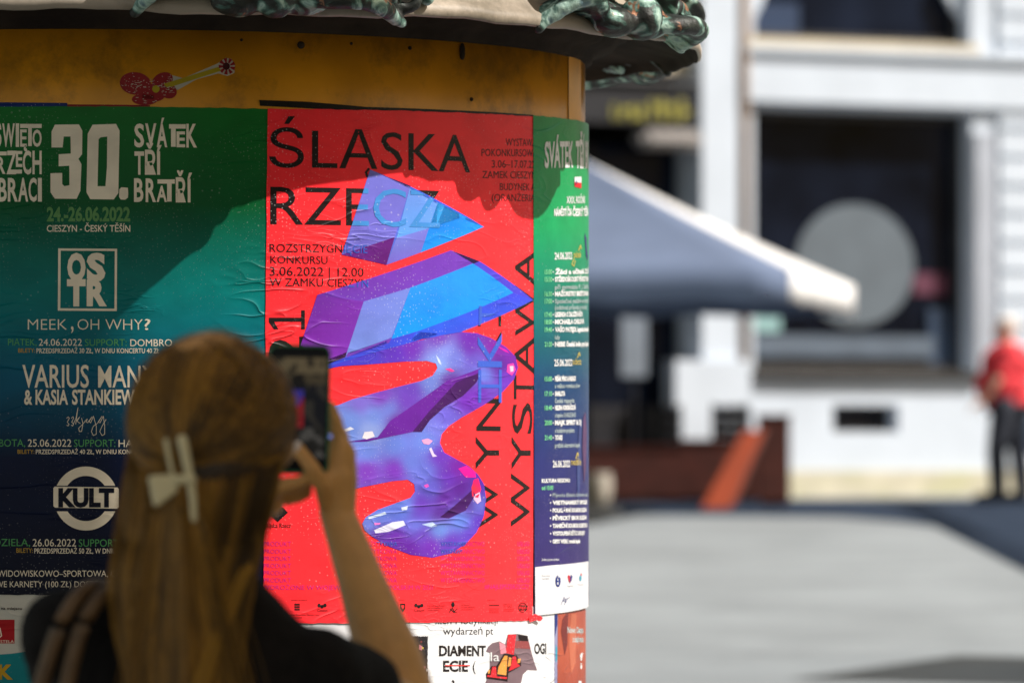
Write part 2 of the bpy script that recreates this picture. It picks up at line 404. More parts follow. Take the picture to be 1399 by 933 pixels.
rr = random.Random(3)
for _ in range(150):
    x, y = rr.uniform(166, 238), rr.uniform(104, 143)
    if ((x - 190) / 24) ** 2 + ((y - 116) / 13) ** 2 < 1 or ((x - 226) / 13) ** 2 + ((y - 118) / 13) ** 2 < 1 or ((x - 198) / 15) ** 2 + ((y - 136) / 6) ** 2 < 1:
        l = rr.uniform(.6, 4.5); h = rr.uniform(.3, 1.1); g4.poly([(x, y), (x + l, y - h * .3), (x + l * .8, y + h), (x + .3, y + h * .7)], Iwht)
dec = g.build('painted_guitar', column); tag(dec, 'worn red and white guitar painted on the ochre band')
gg.build('guitar_body', dec); g3.build('guitar_neck', dec); g4.build('worn_flecks', dec)
# dark batten and slips of older posters showing above the posters
p = Print(1.0030); p.poly([(354, 137), (420, 139.5), (500, 146.5), (620, 151), (728, 157.5), (728, 161), (600, 157), (480, 152), (355, 145)], ink('tar_strip', (22, 20, 16), .8, .5, .1)); p.build('batten', column)
p = Print(1.0018); p.poly([(-60, 140), (92, 141), (92, 150), (-60, 150)], ink('old_blue', (25, 50, 120), .6)); p.poly([(92, 143), (205, 144), (205, 150), (92, 150)], ink('old_red', (150, 25, 30), .6)); p.build('old_paper_edge', column)
# moulding and roof
bm = bmesh.new(); lathe(bm, [(.98, 2.33), (1.008, 2.336), (1.016, 2.340), (1.02, 2.352), (1.035, 2.358), (1.06, 2.366), (1.075, 2.385), (1.09, 2.39), (1.10, 2.40)], XC, YC, 200); obj('moulding', bm, M_wood, column, True)
ORN = [R(k) for k in (17, 57, 117, 165, 215, 265, 315)]
cap = empty('roof'); cap.parent = column; cap.matrix_parent_inverse = column.matrix_basis.inverted()
bm = bmesh.new()
prof = [(1.08, 2.398), (1.15, 2.384), (1.215, 2.366), (1.225, 2.352), (1.236, 2.350), (1.243, 2.354), (1.243, 2.366), (1.238, 2.376), (1.226, 2.384), (1.19, 2.44), (1.13, 2.53), (1.02, 2.64), (.86, 2.75), (.64, 2.86), (.4, 2.99), (.2, 3.2), (.1, 3.45), (.06, 3.6), (0.001, 3.62)]
lathe(bm, prof, XC, YC, 200)
for v in bm.verts:
    d = Vector((v.co.x - XC, v.co.y - YC, 0)); a = math.atan2(d.x, -d.y)
    if d.length > 1.2: v.co.z += .0022 * math.sin(a * 23) + .0015 * math.sin(a * 57 + 1) - .004 * math.cos((a - ORN[0]) * 9)
roof = obj('roof_sheet', bm, [M_roof, M_wood], cap, True)
for f in roof.data.polygons:
    c = f.center; rr_ = math.hypot(c.x - XC, c.y - YC)
    if f.index % 18 < 4: f.material_index = 1
def ornament(a):
    """cast copper palmette on the roof edge: rolled leaves, boss and volute, one casting"""
    bm = bmesh.new()
    er, et = Vector((math.sin(a), -math.cos(a), 0)), Vector((math.cos(a), math.sin(a), 0)); ez = Vector((0, 0, 1))
    P = lambda t, z, r: Vector((XC, YC, 0)) + Vector((math.sin(a + t / 1.24), -math.cos(a + t / 1.24), 0)) * r + ez * z
    z0 = 2.357; sm = math.sin
    rt = Matrix((et, er, ez)).transposed()
    ball(bm, P(.03, z0 + .024, 1.295), (.043, .045, .045), rt, 24)                     # boss
    ball(bm, P(.108, z0 + .042, 1.272), .023, None, 16); capsule(bm, P(.0, z0 + .03, 1.22), P(.11, z0 + .03, 1.24), .03, .022)
    ball(bm, P(-.035, z0 + .012, 1.275), (.05, .04, .030), rt, 18); ball(bm, P(.085, z0 + .012, 1.28), (.05, .035, .026), rt, 18)
    def leaf(path, inner, r_out, r_in, n=18):
        pr_ = None
        for i in range(n + 1):
            u = i / n; p, q_ = path(u), inner(u); t = .35 + .65 * sm(math.pi * (.12 + .76 * u))
            capsule(bm, q_, p, r_in, r_out * t, seg=8)
            if pr_ is not None: capsule(bm, pr_[0], p, pr_[1], r_out * t, seg=10)
            pr_ = (p, r_out * t)
    for sgn, L_ in ((-1, .17), (1, .245)):                                            # rolled side leaves
        leaf(lambda u: P(sgn * (.05 + L_ * u), z0 + .004 + (.055 if sgn < 0 else .022) * sm(math.pi * u) - (.012 if sgn < 0 else .022) * u, 1.27 + (.035 if sgn < 0 else .080) * sm(math.pi * min(1, u * 1.05)) - (.035 if sgn < 0 else .01) * u),
             lambda u: P(sgn * (.05 + L_ * .9 * u), z0 + .03 + .01 * sm(math.pi * u), 1.20), .019, .011)
    leaf(lambda u: P(-.05 - .13 * u, z0 + .05 + .10 * u, 1.25 + .09 * sm(math.pi * u * .8)), lambda u: P(-.02 - .10 * u, z0 + .07 + .10 * u, 1.17), .018, .012, 12)
    leaf(lambda u: P(.06 - .01 * u, z0 + .08 + .15 * u, 1.25 + .06 * sm(3 * u)), lambda u: P(.0 - .02 * u, z0 + .07 + .14 * u, 1.19 - .05 * u), .018, .012, 12)
    leaf(lambda u: P(.13 + .12 * u, z0 + .10 - .05 * u + .05 * sm(math.pi * u), 1.20 + .07 * sm(2.2 * u)), lambda u: P(.10 + .12 * u, z0 + .13 - .05 * u, 1.17), .016, .010, 12)
    for k, (t0, h) in enumerate(((-.16, .13), (-.06, .20), (.05, .20), (.17, .12))):    # upright blades tipping outward
        leaf(lambda u: P(t0 * (1 + .5 * u), z0 + .09 + h * u - .06 * max(0, u - .6), 1.20 - .10 * u + .30 * max(0, u - .55) ** 1.2), lambda u: P(t0 * (1 + .5 * u) + .035 * sm(math.pi * u), z0 + .10 + h * u - .05 * max(0, u - .6), 1.17 - .10 * u + .22 * max(0, u - .55) ** 1.2), .014, .010, 12)
    cen = P(.315, z0 + .034, 1.238); pts = []                                           # volute
    for i in range(26):
        u = i / 25; an = u * 8.2; rad = .042 * (1 - .8 * u)
        pts.append((cen + et * (rad * math.cos(an)) + ez * (rad * sm(an)) + er * .03 * u, .017 * (1 - .5 * u)))
    chain(bm, pts, 9); leaf(lambda u: P(.19 + .10 * u, z0 + .02 + .03 * u, 1.215), lambda u: P(.19 + .10 * u, z0 + .05 + .03 * u, 1.19), .010, .010, 8)
    o = remesh(bm, .005, 'palmette', M_pat, cap, 3)
    nm_ = [v.normal.copy() for v in o.data.vertices]
    for v, nv_ in zip(o.data.vertices, nm_): v.co += nv_ * (.0028 * noise.noise(v.co * 22) + .0014 * noise.noise(v.co * 60))
    return o
om = ornament(ORN[1])
for k, a in enumerate(ORN):
    if k == 1: continue
    o = om.copy(); C.objects.link(o)
    piv = Matrix.Translation((XC, YC, 0)) @ Matrix.Rotation(a - ORN[1], 4, 'Z') @ Matrix.Translation((-XC, -YC, 0)); o.matrix_basis = piv

# ------------------------------------------------------------------ posters pasted on the drum
def shift(m, **k): return m
K1 = .78
# -- left: concert festival poster
I_fest = ink_ramp('festival_green_to_navy', [(0, (4, 8, 34)), (.28, (4, 20, 56)), (.45, (2, 98, 128)), (.62, (0, 128, 124)), (.8, (4, 92, 46)), (1, (18, 118, 42))], EYE - .24, EYE + .686, K1, 1.15, .10, .38)
I_cream, I_leaf, I_gold, I_sage = ink('cream_ink', (242, 226, 200), .95, 1, .1), ink('leaf_ink', (96, 178, 105), .75, 1, .1), ink('gold_ink', (205, 160, 60), .75, 1, .1), ink('sage_ink', (120, 178, 105), .6, 1, .1)
I_navy = ink('navy_ink', (6, 9, 34), .8, 1, .1)
fest = sheet('concert_poster', 1.0020, [hit(-125, 148), hit(366, 149), hit(361, 812), hit(-125, 811)], I_fest, 'green to navy festival poster headed 30. with band names, left of the red poster', 'poster', 'posters on the column')
r1 = 1.0024
T = Print(r1); q = lambda l: [(x / 4.824, 150 + y / 4.824) for x, y in l]
T.poly(q([(340, 250), (340, 145), (362, 100), (520, 98), (543, 140), (541, 295), (517, 325), (537, 360), (530, 535), (505, 588), (362, 587), (333, 545), (333, 420), (410, 418), (410, 490), (425, 505), (458, 498), (457, 370), (387, 374), (387, 295), (467, 290), (465, 178), (420, 178), (413, 250)]), I_cream)
T.poly(q([(578, 160), (610, 100), (765, 95), (788, 140), (780, 550), (750, 592), (595, 590), (570, 545)]), I_cream, [q([(650, 195), (664, 183), (707, 178), (705, 380), (695, 505), (643, 505)])])
T.poly(q([(787, 525), (800, 512), (842, 515), (845, 550), (843, 580), (825, 594), (795, 592), (785, 575)]), I_cream)
def glyphs(Pr, items, m, sc, ox, oy, bold=.026):
    for ch, x0, x1, y0, y1 in items: Pr.text(ch, ox + x0 / sc, ox + x1 / sc, oy + y0 / sc, oy + y1 / sc, m, bold)
def bar(Pr, x0, x1, y0, y1, m, sc, ox, oy): Pr.poly([(ox + x0 / sc, oy + y0 / sc), (ox + x1 / sc, oy + y0 / sc), (ox + x1 / sc, oy + y1 / sc), (ox + x0 / sc, oy + y1 / sc)], m)
A = (I_cream, 4.824, 0, 150)
glyphs(T, [('S', 885, 950, 100, 243), ('V', 957, 1030, 97, 243), ('Á', 1033, 1102, 100, 243), ('E', 1163, 1220, 148, 245), ('K', 1228, 1298, 100, 245)], *A)
bar(T, 1114, 1224, 97, 126, *A); bar(T, 1127, 1158, 126, 245, *A)
glyphs(T, [('T', 886, 950, 281, 424), ('Ř', 955, 1028, 280, 424), ('Í', 1033, 1066, 280, 424)], *A)
glyphs(T, [('B', 883, 945, 458, 603), ('R', 960, 1028, 459, 604), ('A', 1032, 1100, 505, 605), ('Ř', 1158, 1225, 461, 606), ('Í', 1235, 1266, 462, 606)], *A)
bar(T, 1038, 1152, 460, 488, *A); bar(T, 1101, 1131, 488, 606, *A)
glyphs(T, [('Ś', -45, 10, 97, 241), ('W', 15, 98, 97, 241), ('I', 104, 126, 97, 241), ('Ę', 133, 180, 142, 241), ('O', 214, 275, 137, 241)], *A)
bar(T, 133, 275, 95, 122, *A); bar(T, 186, 210, 122, 241, *A)
glyphs(T, [('R', -25, 36, 315, 420), ('E', 105, 148, 277, 375), ('C', 150, 206, 277, 421), ('H', 214, 275, 277, 421), ('Z', 43, 110, 277, 421)], *A); bar(T, -60, 45, 277, 302, *A); bar(T, 60, 145, 396, 422, *A)
glyphs(T, [('B', -12, 45, 456, 601), ('R', 52, 118, 456, 601), ('A', 120, 186, 456, 601), ('C', 188, 242, 456, 601), ('I', 250, 276, 456, 601)], *A)
T.build('title_lettering', fest)
T = Print(r1); T.text('24.-26.06.2022', 64, 178, 284, 302, I_sage, .035); T.text('CIESZYN - ČESKÝ TĚŠÍN', 64, 178, 308, 316.7, I_cream, .012); T.build('date_line', fest, split=True)
T = Print(r1)
fr = [(79.6, 339.5), (160, 340), (159.6, 425), (79, 424.5)]; fi = [(83, 342.6), (156.8, 343.1), (156.4, 421.8), (82.4, 421.2)]
T.poly(fr, I_cream, [fi]); T.text('O', 92, 117, 348.5, 382, I_cream, .055); T.text('S', 118.5, 144, 348.5, 382, I_cream, .055); T.text('T', 91.5, 117, 384.3, 416, I_cream, .06); T.text('R', 118.5, 146, 384.3, 416, I_cream, .055); T.build('band_logo', fest)
T = Print(r1)
T.text('MEEK', 38, 91.5, 436, 450.5, I_cream, -.012, serif=True); T.text(',', 97, 100.5, 424, 450.5, I_cream, .0); T.text('OH', 106, 135.5, 436, 450.5, I_cream, -.012, serif=True); T.text('WHY', 144, 195, 436, 450.6, I_cream, -.012, serif=True); T.text('?', 197.5, 205.5, 436, 450.6, I_cream, .0)
T.text('VARIUS', 30.6, 121.5, 499, 529, I_cream, .012); T.text('MANX', 134, 214, 500, 529, I_cream, .008)
T.text('& KASIA', 33, 93, 533, 552, I_cream, .028); T.text('STANKIEWI', 98.5, 187, 533, 552, I_cream, .028)
z3 = lambda l: [(x / 5.488, 480 + y / 5.488) for x, y in l]
for l in ([(500, 500), (512, 490), (520, 500), (505, 530), (518, 545), (512, 558), (500, 552)], [(535, 500), (548, 488), (552, 500), (538, 530), (552, 545), (545, 558), (534, 552)],
          [(552, 540), (570, 500), (585, 420), (578, 470), (568, 545)], [(572, 520), (598, 490), (578, 522), (602, 540)], [(612, 500), (622, 540), (612, 600), (595, 600), (590, 575), (625, 540)], [(625, 540), (640, 520), (655, 505), (645, 528), (660, 535)],
          [(660, 530), (690, 490), (668, 525), (680, 535), (700, 485), (722, 560), (722, 620), (700, 630), (685, 600), (700, 560), (735, 535)], [(735, 530), (765, 485), (738, 528), (750, 535), (775, 485), (785, 560), (785, 620), (765, 630), (748, 600), (765, 560), (795, 510)]): T.line(z3(l), .75, I_cream)
T.build('text_line', fest, split=True)
T = Print(r1)
T.text('PIĄTEK,', 11, 50, 463, 472, I_leaf); T.text('24.06.2022', 53, 112, 463, 472.3, I_cream); T.text('SUPPORT:', 116, 173, 463.3, 472.5, I_leaf); T.text('DOMBRO', 178, 235, 463.6, 473, I_cream)
T.text('BILETY:', 25, 48, 476, 481.6, I_gold, .01); T.text('PRZEDSPRZEDAŻ 30 ZŁ, W DNIU KONCERTU 40 ZŁ', 50, 218, 476, 482.4, I_cream, .01)
T.text('SOBOTA,', -18, 34.5, 600, 609.8, I_leaf); T.text('25.06.2022', 38, 97.5, 600, 610, I_cream); T.text('SUPPORT:', 101, 157.6, 600.3, 610.2, I_leaf); T.text('HADES', 162, 206, 600.6, 610.5, I_cream)
T.text('BILETY:', 24, 47, 614, 619.6, I_gold, .01); T.text('PRZEDSPRZEDAŻ 40 ZŁ, W DNIU KONCERTU 50 ZŁ', 49, 222, 614, 620, I_cream, .01)
T.text('NIEDZIELA,', -30, 41, 735.8, 745.6, I_leaf); T.text('26.06.2022', 44.6, 104, 736, 746, I_cream); T.text('SUPPORT:', 107.6, 164.7, 736.4, 746.4, I_leaf); T.text('FARBEN', 169, 215, 736.8, 746.8, I_cream)
T.text('BILETY:', 22.5, 45, 748.6, 754.6, I_gold, .01); T.text('PRZEDSPRZEDAŻ 50 ZŁ, W DNIU KONCERTU 60 ZŁ', 47, 222, 748.8, 755.6, I_cream, .01)
T.text('WIDOWISKOWO–SPORTOWA, CIESZYN', -3, 192, 778.8, 787.3, I_cream); T.text('WE KARNETY (100 ZŁ) DOSTĘPNE', -6, 153, 793.6, 801.6, I_cream)
T.build('text_line', fest, split=True)
T = Print(r1); ring = []
for sg in (-1, 1):
    a0 = math.asin(17.5 / 43.6); a1 = math.asin(17.5 / 30.8); n = 24
    out = [(117.5 + 43.6 * math.cos(a0 + (math.pi - 2 * a0) * i / n), 680.7 + sg * 43.6 * math.sin(a0 + (math.pi - 2 * a0) * i / n)) for i in range(n + 1)]
    inn = [(117.5 + 30.8 * math.cos(a1 + (math.pi - 2 * a1) * i / n), 680.7 + sg * 30.8 * math.sin(a1 + (math.pi - 2 * a1) * i / n)) for i in range(n + 1)]
    T.poly(out + inn[::-1], I_cream)
T.poly([(75, 664.4), (160.5, 665.6), (162.3, 668), (162.3, 692.5), (160, 694.6), (75.5, 693.2), (73, 691), (73, 666.5)], I_cream)
lg = T.build('round_logo', fest); T = Print(1.0028); T.text('KULT', 79.8, 156, 668.3, 691, I_navy, .055); T.build('logo_lettering', lg)

# -- middle: red exhibition poster
I_red = ink('red_poster_ink', (255, 48, 56), .95, 1.15, .26, .4)
I_blk, I_mag = ink('black_ink', (34, 26, 26), .8, 1.15, .35), ink('magenta_ink', (214, 40, 130), .8, 1.15, .2)
rc = 1.0034
red = sheet('exhibition_poster', rc, [hit(365, 149), hit(729, 160), hit(727, 847), hit(359, 851)], I_red, 'bright red exhibition poster with blue and purple folded ribbon artwork', 'poster', 'posters on the column')
ra, rb, rd = rc + .0004, rc + .0008, rc + .0014
T = Print(ra)
T.text('ŚLĄSKA', 367.5, 641.5, 178, 228.5, I_blk, .0, yt1=186, yb1=236)
T.line([(503, 231), (499.5, 236), (501, 241), (506, 242)], 3.2, I_blk); T.text('RZECZ', 369, 599.5, 255.5, 306.5, I_blk, .0, yt1=261, yb1=311.5)
T.build('title_word', red, split=True)
T = Print(ra)
for s_, x0, x1, y0, y1 in (('ROZSTRZYGNIĘCIE', 368, 501, 333.5, 344.5), ('KONKURSU', 369, 447, 349.5, 360), ('3.06.2022 | 12.00', 368, 496, 364.7, 376.6), ('W ZAMKU CIESZYN', 368, 502, 380, 391),
        ('WYSTAWA', 690, 731, 189.7, 199.7), ('POKONKURSOWA', 657, 731.5, 203.8, 213.6), ('3.06–17.07.22', 671, 730, 219.3, 229.3), ('ZAMEK CIESZYN', 658, 731, 234, 243.6), ('BUDYNEK A', 682, 730, 250.6, 260), ('(ORANŻERIA)', 671, 732, 265.4, 274.8)):
    T.text(s_, x0, x1, y0, y1, I_blk, .0, yt1=y0 + (x1 - x0) * .012, yb1=y1 + (x1 - x0) * .012)
T.build('text_line', red, split=True)
T = Print(ra)
for ch, y0, y1, x0, x1 in (('W', 646, 719, 697, 722.5), ('Y', 596, 641.5, 698, 724), ('S', 550, 593, 699, 726), ('T', 513, 546, 701, 728), ('A', 461, 511, 702, 728), ('W', 391, 460, 703, 729.5), ('A', 343, 391, 703, 730)): T.text(ch, x0, x1, y0, y1, I_blk, .004, up=True)
for ch, y0, y1, x0, x1 in (('W', 658, 720, 654, 679), ('Y', 596, 641, 649, 681), ('N', 544.5, 589, 650, 683), ('K', 451, 502, 651.5, 684)): T.text(ch, x0, x1, y0, y1, I_blk, .004, up=True)
def slab_i(P_, x0, x1, y0, y1, m):
    P_.poly([(x0, y0), (x0 + 4, y0), (x0 + 4, y1), (x0, y1)], m); P_.poly([(x1 - 4, y0), (x1, y0), (x1, y1), (x1 - 4, y1)], m); yc = (y0 + y1) / 2
    P_.poly([(x0 + 4, yc - 2.4), (x1 - 4, yc - 2.4), (x1 - 4, yc + 2.4), (x0 + 4, yc + 2.4)], m)
slab_i(T, 652, 684, 416, 446, I_blk)
T.poly([(367, 434), (411, 434), (411, 424), (416, 424), (416, 450), (411, 450), (411, 439.5), (374, 439.5), (380, 450), (374, 450), (367, 440)], I_blk)
for ch, y0, y1 in (('2', 556, 592), ('0', 508, 546), ('2', 460, 500)): T.text(ch, 368, 415, y0, y1, I_blk, .004, up=True)
T.build('text_line', red, split=True)
T = Print(ra)
for y in (742.7, 753, 762.7, 772.6, 782.3, 792.3):
    for s_, x0, x1 in (('PRODUKT', 360, 397), ('GRAFIKA UŻYTKOWA', 466, 541.5), ('WYSTAWIENNICTWO', 601, 661), ('USŁUGI', 706, 722)): T.text(s_, x0, x1, y - 3, y + 3, I_mag, .0)
T.text('WDROŻONE W WOJEWÓDZTWIE MAŁOPOLSKIM W 2021', 358, 590, 799, 805, I_mag); T.text('#NAJLEPSZERZECZY', 661, 722, 798, 804, I_mag); T.build('text_line', red, split=True)
T = Print(ra)
T.poly([(365, 700), (372, 693), (386, 693), (393, 700), (379, 713)], I_blk); T.poly([(373, 691.5), (379, 686), (385, 691.5)], ink('grey_ink', (120, 118, 120))); T.text('Śląska Rzecz', 360.5, 397, 714.5, 720.5, I_blk); T.ellipse(394, 686.5, 1.8, 1.8, I_blk, hole=.6)
T.text('Śląskie.', 361, 381, 825, 832, I_blk, .03)
for i in range(3):
    for j in range(3): T.poly([(402 + i * 2.5, 824 + j * 3.4), (404 + i * 2.5, 824 + j * 3.4), (404 + i * 2.5, 826.6 + j * 3.4), (402 + i * 2.5, 826.6 + j * 3.4)], I_blk)
for x in (434, 566):
    for k in range(3): T.ellipse(x + 1.5 + k * 4, 826.5 + (k % 2) * 1.6, 2.2, 2.6, I_blk)
    T.text('Cieszyn', x - 1, x + 13, 831.5, 835, I_blk)
for x in (473, 546): T.poly([(x, 824), (x + 7, 824), (x + 7, 831), (x + 3.5, 836), (x, 831)], I_blk, [[(x + 1.4, 826), (x + 5.6, 826), (x + 5.6, 829), (x + 3.5, 832), (x + 1.4, 829)]])
for x0, x1, y in ((583, 607, 827), (583, 605, 830), (583, 600, 833), (629, 641, 826), (629, 648, 829), (629, 645, 832), (667, 681, 831), (667, 680, 833.5), (667, 681, 836), (687, 702, 831.5), (687, 700, 834)): T.text('zamek sztuki przedsiębiorczości', x0, x1, y - 1.1, y + 1, I_blk)
T.ellipse(618, 825.5, 2.4, 3.6, I_blk); T.line([(613, 836), (617, 830), (620, 835), (624, 831)], 1.3, I_blk); T.line([(614, 831), (619, 836), (623, 836)], 1.1, I_blk)
for k in range(5): T.ellipse(668.5 + k * 2.8, 826.3, 1.2, 1.2, I_blk)
T.text('STGU', 687, 698, 824.5, 829.5, I_blk, .0); T.ellipse(713, 829.5, 6, 7, I_blk, hole=.82); T.text('DESIGN', 709, 720, 826, 829, I_blk, .03); T.text('SILESIA', 709, 720, 830.5, 833.5, I_blk, .03)
T.text('Organizator: instytucja kultury Samorządu Województwa Śląskiego i miasta', 361, 436, 838.4, 840.4, I_blk); T.text('Zamek w Cieszynie, dofinansowano', 361, 412, 842, 844, I_blk)
for x0, x1 in ((361, 368), (398, 420), (470, 480), (545, 552), (665, 676)): T.text('partner', x0, x1, 818.4, 820, I_blk)
T.build('sponsor_logos', red)

T = Print(1.0056); T.poly([(720, 843), (728, 838), (736.5, 843.5), (734, 848), (728, 846.5), (722, 849.5)], I_red); T.build('curled_corner', red, lambda t, z: max(0, (t - hit(722, 845)[0])) * .12)
# artwork: folded ribbon
I_art = ink_attr('printed_ribbon', 1.3, .26)
def flat(Pr, px, rgb, rgb2=None):
    """a facet; rgb2 tints its last corner for the printed blend"""
    pts = [hit(*a) for a in px]; n = len(px)
    c1 = tuple(v * .86 for v in lin(rgb)); c2 = tuple(v * .86 for v in lin(rgb2 or rgb))
    cols = [tuple(a + (b - a) * (i / max(1, n - 1)) for a, b in zip(c1, c2)) for i in range(n)]
    Pr.tris(pts, tessellate_polygon([[Vector((a, b, 0)) for a, b in pts]]), I_art, cols)
def blend(Pr, px, samples, step=5., pw=3.):
    n = len(px); v = [Vector(a) for a in px]
    x0, x1 = min(a.x for a in v), max(a.x for a in v); y0, y1 = min(a.y for a in v), max(a.y for a in v)
    pts = list(v); y = y0
    while y < y1:
        x = x0
        while x < x1: pts.append(Vector((x + .01 * y, y))); x += step
        y += step
    r = delaunay_2d_cdt(pts, [(i, (i + 1) % n) for i in range(n)], [], 1, 1e-4)
    def inside(p):
        c = False
        for a, b in zip(px, px[1:] + px[:1]):
            if (a[1] > p.y) != (b[1] > p.y) and p.x < (b[0] - a[0]) * (p.y - a[1]) / (b[1] - a[1]) + a[0]: c = not c
        return c
    F = [f for f in r[2] if inside(sum((r[0][k] for k in f), Vector((0, 0))) / len(f))]
    S_ = [(sx, sy, lin(c)) for sx, sy, c in samples]; cols = []
    for p in r[0]:
        W = [0, 0, 0]; T_ = 0
        for sx, sy, c in S_:
            w_ = 1 / (((p.x - sx) ** 2 + (p.y - sy) ** 2) + 130) ** 2.1; T_ += w_
            for k in range(3): W[k] += w_ * c[k]
        cols.append(tuple(.86 * k / T_ for k in W))
    Pr.tris([hit(p.x, p.y) for p in r[0]], F, I_art, cols)
G = Print(rb)
blob = [(440, 500), (452, 499), (500, 484), (560, 468), (600, 458.5), (628, 453.5), (650, 455), (670, 462), (690, 474), (703, 487), (706.5, 502), (701, 518), (686, 535), (660, 553), (630, 570), (612, 582), (602.5, 593), (600, 605), (606, 618), (624, 628), (640, 637), (652, 648), (660, 661), (663, 680), (660, 705), (650, 727), (635, 743), (615, 755.5), (590, 761.5), (560, 757.5), (530, 746), (508, 733), (497, 724), (494, 715), (499, 706), (515, 696), (545, 685), (560, 679.5), (566, 671), (565, 661), (556, 655), (535, 657), (505, 663), (480, 668), (440, 673), (436, 560), (462, 553), (480, 545.5), (510, 537), (540, 529), (575, 520), (590, 513), (596.5, 503), (594.5, 496.5), (582, 493), (550, 494), (500, 498), (466, 500), (440, 505)]
smp = [(460, 498, (70, 60, 205)), (500, 490, (75, 60, 200)), (540, 482, (95, 50, 190)), (560, 475, (110, 45, 178)), (600, 466, (112, 42, 176)), (640, 462, (108, 36, 172)), (675, 475, (128, 35, 165)), (698, 492, (120, 35, 165)), (605, 478, (130, 150, 230)), (622, 488, (112, 122, 215)), (650, 492, (105, 88, 198)), (640, 476, (110, 45, 180)), (680, 500, (85, 35, 145)), (598, 500, (130, 162, 235)), (588, 521, (112, 132, 215)), (560, 532, (108, 66, 190)), (612, 520, (96, 32, 148)), (520, 543, (122, 58, 180)), (490, 552, (128, 105, 210)), (480, 572, (112, 142, 222)), (510, 570, (112, 140, 222)), (530, 560, (110, 128, 215)), (555, 548, (110, 62, 185)), (475, 588, (110, 140, 220)), (505, 588, (150, 170, 232)), (540, 575, (104, 34, 150)), (655, 530, (108, 36, 172)), (690, 515, (112, 50, 190)), (658, 514, (100, 130, 225)), (640, 545, (112, 40, 178)), (606, 572, (105, 90, 205)), (596, 582, (118, 122, 222)), (580, 603, (105, 132, 222)), (540, 606, (106, 132, 225)), (500, 618, (110, 135, 225)), (470, 618, (110, 135, 225)), (470, 640, (125, 85, 200)), (500, 642, (126, 56, 186)), (540, 642, (120, 45, 180)), (560, 632, (106, 125, 220)), (578, 645, (102, 112, 212)), (590, 668, (100, 95, 208)), (600, 622, (106, 50, 182)), (625, 640, (122, 30, 165)), (612, 652, (104, 50, 184)), (605, 680, (100, 36, 158)), (628, 668, (88, 26, 140)), (640, 690, (80, 26, 130)), (575, 690, (104, 50, 180)), (572, 706, (104, 60, 190)), (570, 716, (106, 128, 225)), (545, 700, (92, 112, 215)), (520, 700, (100, 126, 220)), (508, 716, (112, 132, 222)), (550, 690, (105, 130, 220)), (600, 722, (112, 152, 235)), (628, 712, (100, 132, 225)), (650, 690, (104, 112, 212)), (588, 745, (112, 38, 174)), (540, 735, (108, 35, 168)), (560, 748, (102, 30, 160)), (615, 740, (104, 50, 185)), (640, 732, (102, 62, 196)), (515, 728, (96, 32, 152)), (655, 712, (90, 40, 180)), (658, 665, (80, 40, 160)), (575, 728, (108, 60, 190)), (600, 705, (95, 30, 150))]
blend(G, blob, smp)
# first crystal
G0 = Print(rb - .0002); flat(G0, [(505, 232), (560, 255), (660, 310), (527, 362), (466, 348)], (90, 110, 220)); flat(G0, [(433, 403), (615, 342), (654, 357), (727, 410), (628, 454), (560, 466), (500, 485), (452, 500), (411, 472)], (95, 90, 205)); 
flat(G, [(505, 232), (559, 256), (538.5, 324), (466, 348)], (122, 122, 220), (112, 104, 205))
flat(G, [(466, 348), (538.5, 324), (527, 362)], (108, 36, 140), (96, 22, 112))
flat(G, [(559, 256), (597, 277), (585, 312), (541, 325)], (112, 150, 235), (95, 160, 240))
flat(G, [(541, 325), (585, 312), (574, 345), (527, 362)], (118, 128, 220), (118, 100, 205))
flat(G, [(597, 277), (640, 300), (632, 297), (585, 312)], (60, 165, 240))
flat(G, [(597, 277), (630, 294), (585, 312)], (45, 160, 242))
flat(G, [(585, 312), (630, 294), (660, 310), (574, 345)], (28, 135, 240), (30, 150, 245))
flat(G, [(560, 255), (660, 310), (640, 303), (597, 279), (559, 258)], (62, 98, 222))
flat(G, [(516, 237), (560, 254), (559, 258)], (50, 26, 78))
# second crystal
flat(G, [(433, 403), (615, 342), (645, 360), (560, 393), (496, 412)], (118, 58, 182), (112, 62, 184))
flat(G, [(433, 403), (496, 412), (472, 485), (445, 495), (410, 472)], (122, 52, 176), (126, 40, 168))
flat(G, [(496, 412), (560, 393), (534, 461), (472, 485)], (116, 130, 222), (116, 140, 222))
flat(G, [(560, 393), (645, 360), (700, 400), (568, 453), (534, 463)], (40, 145, 240), (12, 145, 248))
flat(G, [(645, 360), (654, 357), (727, 410), (700, 400)], (84, 70, 205), (70, 62, 205))
flat(G, [(700, 400), (727, 410), (636, 449), (628, 454), (560, 466), (568, 453)], (62, 68, 215), (48, 95, 232))
flat(G, [(440, 500), (475, 487), (534, 463), (568, 453), (600, 456), (560, 468), (500, 485), (452, 500)], (66, 60, 205), (52, 88, 228))
flat(G, [(440, 494), (473, 481), (471, 488), (440, 500)], (52, 18, 66))
flat(G, [(474, 482), (534, 462), (531, 468), (473, 488)], (112, 60, 178))
flat(G, [(617, 343), (654, 357), (645, 361)], (40, 20, 70))
art = G.build('ribbon_artwork', red); G0.build('artwork_ground', art)
H = Print(rb + .0003)
flat(H, [(562, 590), (585, 562), (622, 522), (656, 508), (650, 522), (632, 540), (606, 556), (586, 574), (575, 590)], (72, 22, 100), (56, 18, 80))
flat(H, [(472, 604), (515, 597), (532, 575), (575, 545), (610, 520), (655, 503), (656, 508), (622, 522), (585, 562), (562, 590), (500, 603)], (106, 34, 158), (100, 30, 150))
flat(H, [(600, 706), (618, 692), (645, 668), (648, 676), (635, 697), (612, 708)], (58, 16, 82), (70, 22, 105))
flat(H, [(625, 640), (636, 636), (648, 645), (649, 652), (635, 652)], (255, 20, 160), (235, 20, 150))
